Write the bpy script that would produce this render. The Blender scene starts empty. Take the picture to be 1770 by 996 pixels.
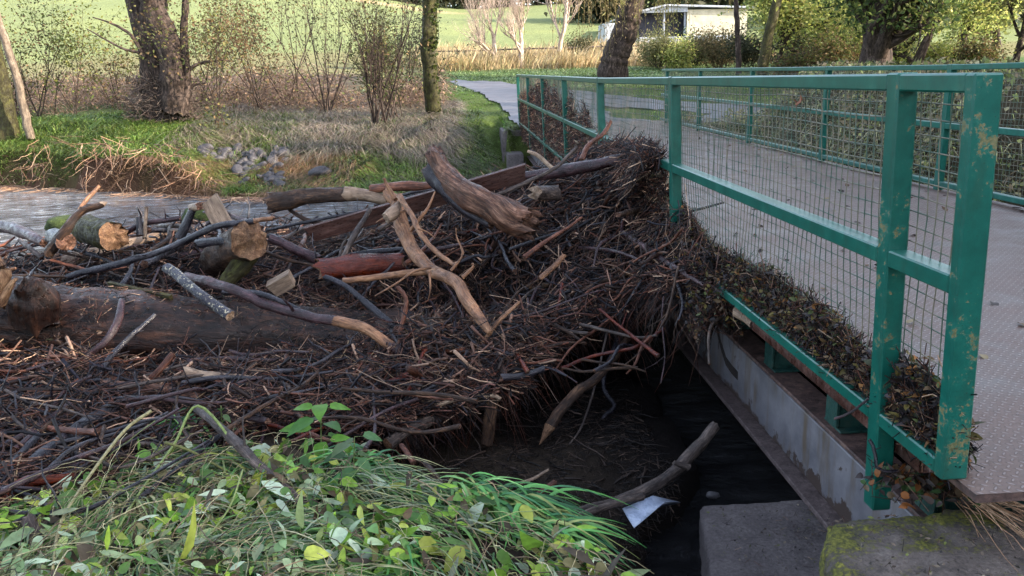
import bpy, math, random
import numpy as np
from mathutils import Vector
# ---------------------------------------------------------------- camera, sky, sun, exposure
SC = bpy.context.scene
COL = SC.collection
F, PW, PH = 1380.0, 1770, 996
PSI, PIT, ROL, EYE = math.radians(3.13), math.radians(14.7), 0.028, 1.22
fw = np.array([math.sin(PSI)*math.cos(PIT), math.cos(PSI)*math.cos(PIT), -math.sin(PIT)])
_r0 = np.array([math.cos(PSI), -math.sin(PSI), 0.0]); _u0 = np.cross(_r0, fw)
RV = _r0*math.cos(ROL) - _u0*math.sin(ROL); UV = _u0*math.cos(ROL) + _r0*math.sin(ROL)
OV = np.array([0, 0, EYE])
cam = bpy.data.cameras.new('camera'); cam.sensor_width = 36.0; cam.lens = 36.0*F/PW
cam.clip_start = 0.05; cam.clip_end = 1500
co = bpy.data.objects.new('camera', cam); COL.objects.link(co); SC.camera = co
from mathutils import Matrix
co.matrix_world = Matrix(((RV[0], UV[0], -fw[0], OV[0]), (RV[1], UV[1], -fw[1], OV[1]), (RV[2], UV[2], -fw[2], OV[2]), (0, 0, 0, 1)))
SUN_EL = math.radians(24.0)
SUN_DIR = np.array([0.93, -0.36]); SUN_DIR /= np.linalg.norm(SUN_DIR)       # horizontal direction towards the sun
w = bpy.data.worlds.new('World'); SC.world = w; w.use_nodes = True
nt = w.node_tree; nt.nodes.clear()
sky = nt.nodes.new('ShaderNodeTexSky'); sky.sky_type = 'NISHITA'; sky.sun_disc = False
sky.sun_elevation = SUN_EL; sky.sun_rotation = math.atan2(SUN_DIR[0], SUN_DIR[1])
sky.air_density = 1.0; sky.dust_density = 1.5; sky.ozone_density = 1.4
bg = nt.nodes.new('ShaderNodeBackground'); bg.inputs[1].default_value = 0.15
wo = nt.nodes.new('ShaderNodeOutputWorld')
hz = nt.nodes.new('ShaderNodeHueSaturation'); hz.inputs['Saturation'].default_value = .62   # sky desaturated so its light in the shade is less blue
nt.links.new(sky.outputs[0], hz.inputs['Color']); nt.links.new(hz.outputs[0], bg.inputs[0]); nt.links.new(bg.outputs[0], wo.inputs[0])
sl = bpy.data.lights.new('sun', 'SUN'); sl.energy = 2.8; sl.angle = math.radians(0.6); sl.color = (1.0, 0.87, 0.70)
so = bpy.data.objects.new('sun', sl); COL.objects.link(so)
so.rotation_euler = Vector((SUN_DIR[0]*math.cos(SUN_EL), SUN_DIR[1]*math.cos(SUN_EL), math.sin(SUN_EL))).to_track_quat('Z', 'Y').to_euler()
so.location = (30, -10, 20)
SC.view_settings.view_transform = 'Standard'; SC.view_settings.look = 'None'
SC.view_settings.exposure = 2.4; SC.view_settings.gamma = 1.0; SC.view_settings.use_curve_mapping = False
SC.cycles.max_bounces = 6; SC.cycles.diffuse_bounces = 3; SC.cycles.glossy_bounces = 2
SC.cycles.transmission_bounces = 2; SC.cycles.transparent_max_bounces = 4
SC.cycles.use_denoising = True
# ---------------------------------------------------------------- maths helpers
rng = np.random.default_rng(7)
def ray(px, py): return fw + (px-PW/2)/F*RV - (py-PH/2)/F*UV
def at(px, py, Y):
    d = ray(px, py); return OV + d*(Y/d[1])
def atz(px, py, z):
    d = ray(px, py); return OV + d*((z-EYE)/d[2])
def depth(P): return float((np.asarray(P)-OV) @ fw)
def ss(a, b, x):
    t = np.clip((np.asarray(x, float)-a)/(b-a), 0, 1); return t*t*(3-2*t)
def _h(ix, iy, s):
    n = (ix*374761393 + iy*668265263 + s*1442695041) & 0xffffffff
    n = ((n ^ (n >> 13))*1274126177) & 0xffffffff
    return ((n ^ (n >> 16)) & 0xffff)/65535.0
def vn(x, y, sc, s=0):
    x = np.asarray(x, float)/sc; y = np.asarray(y, float)/sc
    ix = np.floor(x).astype(np.int64); iy = np.floor(y).astype(np.int64)
    fx = x-ix; fy = y-iy; fx = fx*fx*(3-2*fx); fy = fy*fy*(3-2*fy)
    a = _h(ix, iy, s); b = _h(ix+1, iy, s); c = _h(ix, iy+1, s); d = _h(ix+1, iy+1, s)
    return (a*(1-fx)+b*fx)*(1-fy) + (c*(1-fx)+d*fx)*fy - 0.5
WATER = -1.0
def yfar(X): return np.interp(X, [-60, -30, -11, -7, -4.9, -2.3, 0, 1.2, 5, 8], [34, 27, 20, 18.0, 16.6, 15.6, 17.3, 19.3, 19.3, 18.5])
def ground(X, Y):
    X = np.asarray(X, float); Y = np.asarray(Y, float)
    ye = np.interp(X, [-30, -1.2, -0.75, -.45, 0.05, 0.4, 0.8, 1.0, 6], [4.8, 4.6, 3.75, 3.5, 3.15, 2.7, 2.1, 1.2, 1.2])
    near = -0.50 - 0.05*(Y-2) + 0.06*vn(X, Y, .5, 1) + 0.03*vn(X, Y, .15, 2)
    near = near*(1-ss(1.25, 1.6, X)) + (-0.07)*ss(1.25, 1.6, X)
    low = -0.90 + 0.09*vn(X, Y, .35, 3) + .05*vn(X, Y, .12, 13)
    bed = -1.45 + 0.2*vn(X, Y, 1.5, 4)
    shelf = np.where(X < 1.0, ss(6.0, 6.8, Y), 1.0); xe = np.interp(Y, [2.3, 3.0, 3.4, 3.8, 6], [.5, .66, .85, 1.2, 1.3]); shelf = np.where(Y < 6, ss(-.05, .12, X-xe-.3*vn(X, Y, .3, 9)), 1.0)
    z = near*(1-ss(ye, ye+.55, Y)) + (low*(1-shelf)+bed*shelf)*ss(ye, ye+.55, Y)
    yf = yfar(X) + 0.5*vn(X, Y, 1.2, 5)
    base = .05 + .07*(np.maximum(Y, 19)-20) + .16*ss(4, 9, -X) + .10*vn(X, Y, 2.5, 6) + .05*vn(X, Y, .6, 7)
    base = base - np.maximum(Y-50, 0)*.07 + np.clip(Y-50, 0, 110)*.115*(1+.45*ss(-5, 40, -X)) + (1.2*vn(X, Y, 30, 8))*ss(50, 80, Y)
    steep = ss(5.0, 6.5, -X)
    rise = (.75*ss(-.1, .45, Y-yf)+.25*ss(.3, 3, Y-yf))*steep + (.35*ss(-.4, .3, Y-yf)+.65*ss(.2, 4.2, Y-yf))*(1-steep)
    rise = np.where(X > 1.0, np.maximum(rise, ss(.2, .8, Y-yf)), rise)
    z = np.where(Y > yf-.6, bed + (base-bed)*rise, z)
    bank = 1.02 + .035*np.maximum(Y-14, 0) + .14*vn(X, Y, 1.0, 11) + .1*vn(X, Y, .35, 12)
    k = ss(5.2, 7.6, X)*(1-ss(17, 21, Y)); k = k*ss(-1.0, 1.5, Y)
    z = np.where(X > 5.0, np.maximum(z, bed*(1-k)+bank*k), z)
    return z
# debris dam: control points read off the photograph, as world heights
_cp = [(0,470,6.9),(0,640,4.95),(0,720,4.25),(0,800,3.6),(0,900,3.1),(0,990,2.75),(200,400,8.1),(200,460,6.8),(200,640,4.95),(200,740,4.0),
       (400,385,8.0),(400,460,6.5),(400,640,4.9),(400,720,4.1),(400,800,3.6),(400,900,3.05),(560,420,7.4),(560,500,6.2),
       (700,345,8.0),(700,400,7.0),(700,480,6.0),(700,560,5.2),(700,640,4.5),(700,690,4.25),(900,322,7.4),(900,400,6.5),(900,480,5.8),(900,560,5.1),(900,640,4.5),
       (1000,300,7.2),(1100,270,7.0),(1100,330,6.4),(1100,400,5.8),(1100,480,5.3),(1100,560,4.8),(1100,620,4.5),(1140,266,6.4),(1180,375,5.2),(1200,430,4.8),(1245,490,4.35),(1230,545,4.3),
       (950,600,4.8),(800,600,4.8)]
CP = np.array([at(*c) for c in _cp] + [(-7,7,-.35),(-6,9.6,-1.1),(-4,10,-1.1),(-2,10,-1.1),(-.6,9.9,-1.05),(.5,9.8,-1),(1.3,9.6,-.7),(1.35,8.3,.1),(1.35,7.2,.5),(-3.2,5.3,-.68),(-2.4,5.3,-.68),(-1.6,5.35,-.68),(-.9,5.4,-.66),(-.5,5.45,-.68),(-.1,5.5,-.62),(-3.2,5.75,-.5),(-2.2,5.8,-.5),(-1.3,5.8,-.48),(-1,2.2,-.62),(.4,2.4,-.65),(-3,2.4,-.62)])
_d = np.linalg.norm(CP[:, None, :2]-CP[None, :, :2], axis=2)
_wt = np.linalg.solve(-_d - .06*np.eye(len(CP)), CP[:, 2]-(-.4))
def Tsm(X, Y):
    X = np.asarray(X, float); Y = np.asarray(Y, float)
    d = np.sqrt((X[..., None]-CP[:, 0])**2 + (Y[..., None]-CP[:, 1])**2)
    return -.4 - d @ _wt
def Ttop(X, Y): return Tsm(X, Y) - .38*np.exp(-((X-.12)/.42)**2-((Y-5.85)/.38)**2) - .14*ss(-.2, -.7, X)*ss(5.9, 6.3, Y)*ss(8.4, 7.6, Y) - .10*np.exp(-((X-.75)/.3)**2-((Y-5.7)/.2)**2) + .16*vn(X, Y, .40, 21) + .12*vn(X, Y, .17, 22)
def Tbot(X, Y): return np.minimum(np.interp(X, [-.9, -.1, .25, .5, .9, 1.4], [-.50, -.47, -.42, -.34, -.27, -.12]), Ttop(X, Y)-.07)+.06*vn(X, Y, .25, 51)
def yfront(X): return np.interp(X, [-7, -2.3, -1.9, -1.5, -.45, -.1, .25, .5, .8, 1.15, 1.3, 1.45], [2.7, 2.8, 3.2, 3.85, 4.05, 4.25, 4.4, 4.95, 5.1, 5.0, 4.6, 4.05])
def inpile(X, Y): return (X > -7) & (X < 1.40) & (Y > yfront(X)) & (Y < 10)
def surf(X, Y):
    g = np.maximum(ground(X, Y), WATER); t = np.where(inpile(X, Y), Ttop(X, Y), -9); return np.maximum(g, t)
_YS = np.arange(1.6, 60, .03)
def hitY(px, py):
    d = ray(px, py); k = _YS/d[1]; X = d[0]*k; Z = EYE + d[2]*k
    b = np.nonzero(Z < surf(X, _YS))[0]
    return float(_YS[b[0]]) if len(b) else 30.0
# ---------------------------------------------------------------- mesh building
class Geo:
    def __init__(s): s.V = []; s.P = []; s.T = []; s.G = []; s.n = 0
    def add(s, V, faces, mi=0, tint=None, grain=None):
        V = np.asarray(V, float).reshape(-1, 3); s.V.append(V)
        for f in (faces if isinstance(faces, list) else [faces]):
            f = np.asarray(f, dtype=np.int64)
            if len(f): s.P.append((f+s.n, mi))
        s.T.append(np.broadcast_to(np.asarray(tint if tint is not None else (1, 1, 1), float), V.shape).copy())
        s.G.append(np.broadcast_to(np.asarray(grain if grain is not None else V, float), V.shape).copy())
        s.n += len(V)
    def mesh(s, name, origin, mats, smooth=True):
        me = bpy.data.meshes.new(name); V = np.concatenate(s.V)-np.asarray(origin, float)
        me.vertices.add(len(V)); me.vertices.foreach_set('co', V.astype(np.float32).ravel())
        nl = sum(f.size for f, _ in s.P); nf = sum(len(f) for f, _ in s.P)
        me.loops.add(nl); me.polygons.add(nf)
        me.loops.foreach_set('vertex_index', np.concatenate([f.ravel() for f, _ in s.P]).astype(np.int32))
        tot = np.concatenate([np.full(len(f), f.shape[1]) for f, _ in s.P]); st = np.concatenate([[0], np.cumsum(tot)[:-1]])
        me.polygons.foreach_set('loop_start', st.astype(np.int32))
        me.polygons.foreach_set('material_index', np.concatenate([np.full(len(f), m) for f, m in s.P]).astype(np.int32))
        me.polygons.foreach_set('use_smooth', np.full(nf, smooth))
        a = me.color_attributes.new('tint', 'FLOAT_COLOR', 'POINT')
        t = np.ones((len(V), 4), np.float32); t[:, :3] = np.concatenate(s.T); a.data.foreach_set('color', t.ravel())
        b = me.attributes.new('grain', 'FLOAT_VECTOR', 'POINT'); b.data.foreach_set('vector', np.concatenate(s.G).astype(np.float32).ravel())
        me.update(calc_edges=True); me.validate()
        for m in mats: me.materials.append(m)
        return me
def tag(o, label=None, cat=None, group=None, kind=None):
    if label: o['label'] = label
    if cat: o['category'] = cat
    if group: o['group'] = group
    if kind: o['kind'] = kind
    return o
def link(name, data, loc=(0, 0, 0), parent=None):
    o = bpy.data.objects.new(name, data); COL.objects.link(o); o.location = loc
    if parent is not None: o.parent = parent
    return o
def build(name, g, mats, origin=None, parent=None, smooth=True, **kw):
    if not isinstance(mats, (list, tuple)): mats = [mats]
    if parent is not None and origin is None: origin = parent['_o']
    if origin is None:
        V = np.concatenate(g.V); origin = (float(V[:, 0].mean()), float(V[:, 1].mean()), float(V[:, 2].min()))
    o = link(name, g.mesh(name, origin, mats, smooth), (0, 0, 0) if parent is not None else origin, parent)
    if parent is None: o['_o'] = [float(x) for x in origin]
    else: o['_o'] = [float(x) for x in parent['_o']]
    return tag(o, **kw)
def empty(name, loc, **kw):
    o = link(name, None, loc); o['_o'] = [float(x) for x in loc]; o.empty_display_size = .1; return tag(o, **kw)
def copy_tree(o, parent=None):
    c = o.copy(); COL.objects.link(c)
    if parent is not None: c.parent = parent
    for ch in list(o.children): copy_tree(ch, c)
    return c
def box(g, x0, x1, y0, y1, z0, z1, mi=0, tint=None, bev=.004, fn=None):
    b = min(bev, (x1-x0)*.3, (y1-y0)*.3, (z1-z0)*.3)
    V = []; idx = {}
    def v(a, c, e):
        k = (a, c, e)
        if k not in idx: idx[k] = len(V); V.append(k)
        return idx[k]
    # bevelled box: inset faces + edge quads + corner tris
    X = (x0, x1); Y = (y0, y1); Z = (z0, z1); I = (1, -1); Q = []; Tn = []
    def pt(i, j, k, ax):
        c = [X[i]+I[i]*b, Y[j]+I[j]*b, Z[k]+I[k]*b]; c[ax] = (X[i], Y[j], Z[k])[ax]; return v(*c)
    for i in (0, 1):
        s = (1 if i else -1)
        def o(q): return q if s > 0 else q[::-1]
        Q.append(o([pt(i,0,0,0), pt(i,1,0,0), pt(i,1,1,0), pt(i,0,1,0)]))
        Q.append(o([pt(0,i,0,1), pt(0,i,1,1), pt(1,i,1,1), pt(1,i,0,1)]))
        Q.append(o([pt(0,0,i,2), pt(1,0,i,2), pt(1,1,i,2), pt(0,1,i,2)]))
    for i in (0, 1):
        for j in (0, 1):
            f = (i ^ j)
            q = [pt(i,j,0,0), pt(i,j,1,0), pt(i,j,1,1), pt(i,j,0,1)]; Q.append(q if f else q[::-1])
            q = [pt(i,0,j,0), pt(i,1,j,0), pt(i,1,j,2), pt(i,0,j,2)]; Q.append(q[::-1] if f else q)
            q = [pt(0,i,j,1), pt(1,i,j,1), pt(1,i,j,2), pt(0,i,j,2)]; Q.append(q if f else q[::-1])
            for k in (0, 1):
                t = [pt(i,j,k,0), pt(i,j,k,1), pt(i,j,k,2)]; Tn.append(t if (i ^ j ^ k) else t[::-1])
    V = np.array(V, float)
    if fn is not None: V = fn(V)
    g.add(V, [np.array(Q), np.array(Tn)], mi, tint)
def cr(P, n):
    P = np.asarray(P, float)
    if len(P) == 2: t = np.linspace(0, 1, n)[:, None]; return P[0]*(1-t)+P[1]*t
    Q = np.vstack([2*P[0]-P[1], P, 2*P[-1]-P[-2]]); out = []
    for u in np.linspace(0, len(P)-1-1e-9, n):
        i = int(u); t = u-i; a, b, c, d = Q[i:i+4]
        out.append(.5*((2*b)+(-a+c)*t+(2*a-5*b+4*c-d)*t*t+(-a+3*b-3*c+d)*t**3))
    return np.array(out)
def tubes(P, Rr, m=4, flat=None):
    """P (N,K,3), Rr (N,K) -> V, quads, grain"""
    N, K, _ = P.shape
    Tn = np.gradient(P, axis=1); Tn /= np.linalg.norm(Tn, axis=2, keepdims=True)+1e-12
    ref = np.where(np.abs(Tn[:, :1, 2:3]) > .8, np.array([1.0, 0, 0]), np.array([0, 0, 1.0]))
    A = np.cross(np.broadcast_to(ref, Tn.shape), Tn); A /= np.linalg.norm(A, axis=2, keepdims=True)+1e-12
    B = np.cross(Tn, A)
    th = np.arange(m)*2*math.pi/m
    c = np.cos(th)[None, None, :, None]; s = np.sin(th)[None, None, :, None]
    r = Rr[:, :, None, None]
    V = P[:, :, None, :] + r*(A[:, :, None, :]*c + B[:, :, None, :]*s)
    L = np.concatenate([np.zeros((N, 1)), np.cumsum(np.linalg.norm(np.diff(P, axis=1), axis=2), axis=1)], axis=1)
    off = (np.arange(N)*.37 % 7)[:, None]
    G = np.stack([(r[..., 0]*np.cos(th)).reshape(N, K, m), (r[..., 0]*np.sin(th)).reshape(N, K, m), np.broadcast_to((L+off)[:, :, None], (N, K, m))], axis=-1)
    base = (np.arange(N)*K*m)[:, None, None]+(np.arange(K-1)*m)[None, :, None]
    j = np.arange(m)[None, None, :]; j2 = (j+1) % m
    Q = np.stack([base+j, base+j2, base+m+j2, base+m+j], axis=-1).reshape(-1, 4)
    return V.reshape(-1, 3), Q, G.reshape(-1, 3)
def add_tubes(g, P, Rr, m=4, mi=0, tint=None, cap=False):
    V, Q, G = tubes(P, Rr, m); N, K, _ = P.shape
    if tint is not None: tint = np.repeat(np.broadcast_to(tint, (N, 3)), K*m, axis=0)
    fs = [Q]
    if cap:
        b = np.arange(N)[:, None]*K*m; j = np.arange(m)[None, :]
        fs += [(b+j)[:, ::-1], b+(K-1)*m+j]
    g.add(V, fs, mi, tint, G)
LANCE = [(0, .06), (.15, .6), (.4, 1), (.7, .7), (1, .02)]
BROAD = [(0, .1), (.12, .75), (.35, 1), (.62, .8), (.85, .38), (1, .02)]
TINY = [(0, .15), (.45, 1), (1, .1)]
def add_leaves(g, C, D, N, L, Wd, tint, prof=TINY, curl=.15, fold=.25, mi=0):
    n = len(C); D = D/(np.linalg.norm(D, axis=1, keepdims=True)+1e-9)
    S = np.cross(D, N); S /= np.linalg.norm(S, axis=1, keepdims=True)+1e-9; N = np.cross(S, D)
    K = len(prof); V = np.zeros((n, K, 3, 3)); cu = np.broadcast_to(np.asarray(curl, float), (n,))
    for k, (t, wd) in enumerate(prof):
        c = C + D*(L*t)[:, None] - N*(L*cu*t*t)[:, None]
        hw = (Wd*.5*wd)[:, None]
        V[:, k, 0] = c - S*hw + N*hw*fold; V[:, k, 1] = c; V[:, k, 2] = c + S*hw + N*hw*fold
    b = (np.arange(n)*K*3)[:, None, None] + (np.arange(K-1)*3)[None, :, None] + np.array([0, 1])[None, None, :]
    Q = np.stack([b, b+1, b+4, b+3], axis=-1).reshape(-1, 4)
    g.add(V.reshape(-1, 3), Q, mi, np.repeat(np.broadcast_to(tint, (n, 3)), K*3, axis=0))
def add_blades(g, C, D, L, Wd, tint, droop=.6, K=5, up=1.0, mi=0):
    """grass blades: rise from C, lean along D (horizontal), droop under their weight"""
    n = len(C); D = D/(np.linalg.norm(D, axis=1, keepdims=True)+1e-9); dr = np.broadcast_to(droop, (n,)); up = np.broadcast_to(up, (n,))
    S = np.cross(D, np.array([0, 0, 1.0])); S /= np.linalg.norm(S, axis=1, keepdims=True)+1e-9
    V = np.zeros((n, K, 2, 3))
    for k in range(K):
        t = k/(K-1)
        c = C + D*(L*(.35*t+.55*dr*t*t))[:, None] + np.array([0, 0, 1.0])*(L*up*(t-dr*t*t))[:, None]
        wv = S*(Wd*.5*(1-.9*t**2.2))[:, None]
        V[:, k, 0] = c-wv; V[:, k, 1] = c+wv
    b = (np.arange(n)*K*2)[:, None] + (np.arange(K-1)*2)[None, :]
    Q = np.stack([b, b+1, b+3, b+2], axis=-1).reshape(-1, 4)
    g.add(V.reshape(-1, 3), Q, mi, np.repeat(np.broadcast_to(tint, (n, 3)), K*2, axis=0))
def rdir(n, zs=1.0, r=rng):
    d = r.normal(size=(n, 3)); d[:, 2] *= zs; return d/(np.linalg.norm(d, axis=1, keepdims=True)+1e-9)
def pal(cols, n, r=rng, var=.25):
    c = np.array(cols, float)[r.integers(0, len(cols), n)]; return np.clip(c*(1+r.normal(0, var, (n, 1))), .002, 1)
# ---------------------------------------------------------------- materials
class NT:
    def __init__(s, name):
        s.m = bpy.data.materials.new(name); s.m.use_nodes = True; s.t = s.m.node_tree; s.t.nodes.clear()
        s.out = s.n('ShaderNodeOutputMaterial'); s.b = s.n('ShaderNodeBsdfPrincipled'); s.l(s.b.outputs[0], s.out.inputs[0])
    def n(s, t, **kw):
        x = s.t.nodes.new(t)
        for k, v in kw.items(): setattr(x, k, v)
        return x
    def l(s, a, b): s.t.links.new(a, b)
    def noise(s, vec, scale, detail=4, rough=.6, dist=0):
        x = s.n('ShaderNodeTexNoise'); x.inputs['Scale'].default_value = scale; x.inputs['Detail'].default_value = detail
        x.inputs['Roughness'].default_value = rough; x.inputs['Distortion'].default_value = dist; s.l(vec, x.inputs['Vector']); return x.outputs[0]
    def mp(s, vec, sc): 
        x = s.n('ShaderNodeMapping'); x.inputs['Scale'].default_value = sc; s.l(vec, x.inputs[0]); return x.outputs[0]
    def ramp(s, v, stops):
        x = s.n('ShaderNodeValToRGB'); e = x.color_ramp.elements
        while len(e) < len(stops): e.new(.5)
        for q, (p, c) in zip(e, stops): q.position = p; q.color = (*c, 1) if len(c) == 3 else c
        s.l(v, x.inputs[0]); return x.outputs[0]
    def rr(s, v, a, b, c=0, d=1):
        x = s.n('ShaderNodeMapRange'); s.l(v, x.inputs[0])
        for i, q in zip((1, 2, 3, 4), (a, b, c, d)): x.inputs[i].default_value = q
        return x.outputs[0]
    def mix(s, f, a, b, mode='MIX'):
        x = s.n('ShaderNodeMix', data_type='RGBA', blend_type=mode)
        for i, v in ((0, f), (6, a), (7, b)):
            if isinstance(v, (int, float)): x.inputs[i].default_value = v
            elif isinstance(v, tuple): x.inputs[i].default_value = (*v, 1)
            else: s.l(v, x.inputs[i])
        return x.outputs[2]
    def math(s, op, a, b=None, c=None):
        x = s.n('ShaderNodeMath', operation=op)
        for i, v in enumerate((a, b, c)):
            if v is None: continue
            if isinstance(v, (int, float)): x.inputs[i].default_value = v
            else: s.l(v, x.inputs[i])
        return x.outputs[0]
    def bump(s, h, st, dist=.01):
        x = s.n('ShaderNodeBump'); x.inputs['Strength'].default_value = st; x.inputs['Distance'].default_value = dist
        s.l(h, x.inputs['Height']); s.l(x.outputs[0], s.b.inputs['Normal']); return x
    def attr(s, name, vec=True):
        x = s.n('ShaderNodeAttribute'); x.attribute_name = name; return x.outputs['Vector'] if vec else x.outputs['Color']
    def pos(s): return s.n('ShaderNodeNewGeometry').outputs['Position']
    def set(s, **kw):
        for k, v in kw.items():
            i = s.b.inputs[k.replace('_', ' ')]
            if isinstance(v, (int, float)): i.default_value = v
            elif isinstance(v, tuple): i.default_value = (*v, 1)
            else: s.l(v, i)
        return s.m
def wood(name, dark, mid, light, rough=(.3, .75), bump=.7, fine=260, wet=.5, streak=1.0, light_at=.62, spot=None, sat=1.3):
    """bark or bare wood: fibres run along the 'grain' attribute's third axis"""
    s = NT(name); g = s.attr('grain'); oi = s.n('ShaderNodeObjectInfo').outputs['Random']
    ad = s.n('ShaderNodeVectorMath', operation='ADD'); s.l(g, ad.inputs[0])
    cb = s.n('ShaderNodeCombineXYZ'); s.l(s.math('MULTIPLY', oi, 9.0), cb.inputs[2]); s.l(cb.outputs[0], ad.inputs[1]); g = ad.outputs[0]
    fib = s.noise(s.mp(g, (1, 1, .1*streak)), fine*.35, 5, .7, .3)
    pat = s.noise(s.mp(g, (1, 1, .5)), 14, 4, .65)
    h = s.math('ADD', s.math('MULTIPLY', fib, .55), s.math('MULTIPLY', pat, .45))
    col = s.ramp(h, [(.33, dark), (.5, mid), (light_at, light)])
    v = s.rr(s.noise(g, 5, 2), .3, .7, .65, 1.35)
    col = s.mix(1.0, col, s.n('ShaderNodeCombineColor').outputs[0], 'MIX') if False else col
    hs = s.n('ShaderNodeHueSaturation'); s.l(col, hs.inputs['Color']); s.l(v, hs.inputs['Value']); col = hs.outputs[0]
    stain = s.noise(s.mp(g, (1, 1, .45)), 26, 5, .7, .8); col = s.mix(s.rr(stain, .5, .62, 0, .7), col, dark)
    crk = s.noise(s.mp(g, (1, 1, .06)), fine*.8, 3, .8); h = s.math('SUBTRACT', s.math('ADD', h, s.math('MULTIPLY', crk, .45)), s.math('MULTIPLY', s.rr(stain, .5, .62), .12)); col = s.mix(s.rr(crk, .36, .44, .6, 0), col, dark)
    tint = s.attr('tint', False); col = s.mix(1.0, col, tint, 'MULTIPLY')
    if spot: col = s.mix(s.rr(s.noise(g, 55, 3), .58, .63), col, spot)
    ro = s.rr(s.noise(g, 22, 3), .4, .6, rough[0], rough[1])
    s.bump(h, min(1, bump*1.25), .014)
    hs2 = s.n('ShaderNodeHueSaturation'); hs2.inputs['Saturation'].default_value = sat; hs2.inputs['Value'].default_value = .88; s.l(col, hs2.inputs['Color']); col = hs2.outputs[0]
    return s.set(Base_Color=col, Roughness=ro, Specular_IOR_Level=wet*.6)
def tinted(name, rough=.5, transl=0.0, nscale=40, amt=.35, spec=.4, bump=0, emis=None):
    s = NT(name); t = s.attr('tint', False); p = s.pos()
    v = s.rr(s.noise(p, nscale, 3), .3, .7, 1-amt, 1+amt)
    hs = s.n('ShaderNodeHueSaturation'); s.l(t, hs.inputs['Color']); s.l(v, hs.inputs['Value']); c = hs.outputs[0]
    if bump: s.bump(s.noise(p, nscale*2, 4), bump, .01)
    s.set(Base_Color=c, Roughness=rough, Specular_IOR_Level=spec)
    if transl:
        tr = s.n('ShaderNodeBsdfTranslucent'); s.l(c, tr.inputs[0]); mx = s.n('ShaderNodeMixShader'); mx.inputs[0].default_value = transl
        s.l(s.b.outputs[0], mx.inputs[1]); s.l(tr.outputs[0], mx.inputs[2]); s.l(mx.outputs[0], s.out.inputs[0])
    return s.m
M = {}
M['black'] = wood('wet_black_bark', (.006, .006, .009), (.018, .016, .021), (.07, .062, .07), (.18, .5), .5, wet=.7)
M['brown'] = wood('brown_bark', (.012, .008, .007), (.042, .026, .02), (.14, .088, .062), (.3, .7), .8)
M['grey'] = wood('grey_bark', (.02, .016, .016), (.07, .055, .05), (.2, .16, .14), (.35, .75), .7)
M['plum'] = wood('plum_bark', (.012, .007, .008), (.038, .022, .025), (.10, .062, .065), (.22, .55), .5, wet=.7)
M['red'] = wood('maroon_bark', (.03, .009, .008), (.09, .026, .02), (.2, .07, .05), (.2, .5), .6, wet=.7)
M['pink'] = wood('pinkish_bark', (.04, .02, .016), (.13, .065, .05), (.28, .15, .115), (.3, .6), .6)
M['tan'] = wood('tan_root', (.05, .02, .01), (.25, .105, .042), (.45, .235, .11), (.35, .7), .5, light_at=.68, sat=.9)
M['raw'] = wood('raw_split_wood', (.05, .018, .007), (.22, .095, .032), (.44, .24, .10), (.4, .8), 1.0, fine=200, sat=.85)
M['torn'] = wood('torn_wood', (.018, .008, .006), (.12, .05, .028), (.36, .19, .12), (.3, .7), .9, fine=120, light_at=.64, sat=.95)
M['pale'] = wood('pale_stripped_wood', (.1, .06, .04), (.26, .17, .11), (.42, .3, .2), (.4, .7), .5, sat=.9)
M['speck'] = wood('speckled_black_bark', (.008, .008, .012), (.024, .024, .034), (.06, .06, .075), (.15, .4), .6, wet=.7, spot=(.34, .32, .26))
M['board'] = wood('weathered_board', (.03, .015, .013), (.075, .042, .036), (.15, .095, .085), (.25, .6), .4, streak=.3)
M['mossbark'] = wood('mossy_bark', (.014, .012, .008), (.045, .04, .022), (.10, .10, .045), (.5, .9), .9, wet=.3)
M['bigbark'] = wood('big_trunk_bark', (.004, .003, .003), (.024, .014, .012), (.10, .058, .045), (.25, .6), 1.4, fine=70, light_at=.66, streak=2.2)
M['tree'] = wood('standing_tree_bark', (.014, .011, .01), (.055, .043, .038), (.14, .11, .095), (.7, .95), 1.0, fine=40, wet=.2)
M['birch'] = wood('birch_bark', (.2, .15, .13), (.5, .42, .36), (.62, .52, .45), (.6, .9), .3, fine=30, wet=.2)
M['twig'] = tinted('twig_wood', .52, 0, 60, .4, .22)
M['leaf'] = tinted('leaf', .5, .22, 25, .25, .25)
M['leaf_far'] = tinted('far_foliage', .6, .45, 1.5, .25, .25)
M['grass'] = tinted('grass_blade', .5, .2, 3, .3, .3)
def paint(name, worn):
    s = NT(name); p = s.pos(); n1 = s.noise(p, 8, 7, .72); n2 = s.noise(p, 60, 6, .75); n3 = s.noise(p, 180, 2)
    c = s.ramp(n1, [(.3, (.003, .062, .048)), (.55, (.006, .095, .072)), (.75, (.03, .145, .11))])
    mask = s.math('MULTIPLY', s.rr(s.math('ADD', n1, s.math('MULTIPLY', n2, .55)), worn, worn+.03), .92)
    wearc = s.ramp(n2, [(.35, (.05, .045, .02)), (.5, (.105, .10, .035)), (.62, (.16, .13, .06))])
    c = s.mix(mask, c, wearc)
    speck = s.rr(n3, .69, .73); c = s.mix(speck, c, (.03, .02, .015))
    dirt = s.rr(s.noise(s.mp(p, (1, 1, .25)), 18, 4), .5, .8, 0, .55); c = s.mix(dirt, c, (.02, .045, .03))
    s.bump(s.math('SUBTRACT', s.math('MULTIPLY', n2, .25), mask), .35, .002)
    return s.set(Base_Color=c, Roughness=s.rr(mask, 0, 1, .3, .7), Specular_IOR_Level=.5)
M['green'] = paint('green_paint', 1.02)
M['green_worn'] = paint('worn_green_paint', .86)
def wire():
    s = NT('galvanised_wire'); p = s.pos()
    return s.set(Base_Color=s.ramp(s.noise(p, 9, 3), [(.4, (.05, .09, .065)), (.6, (.17, .15, .11))]), Roughness=.5, Metallic=.3)
M['wire'] = wire()
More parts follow.
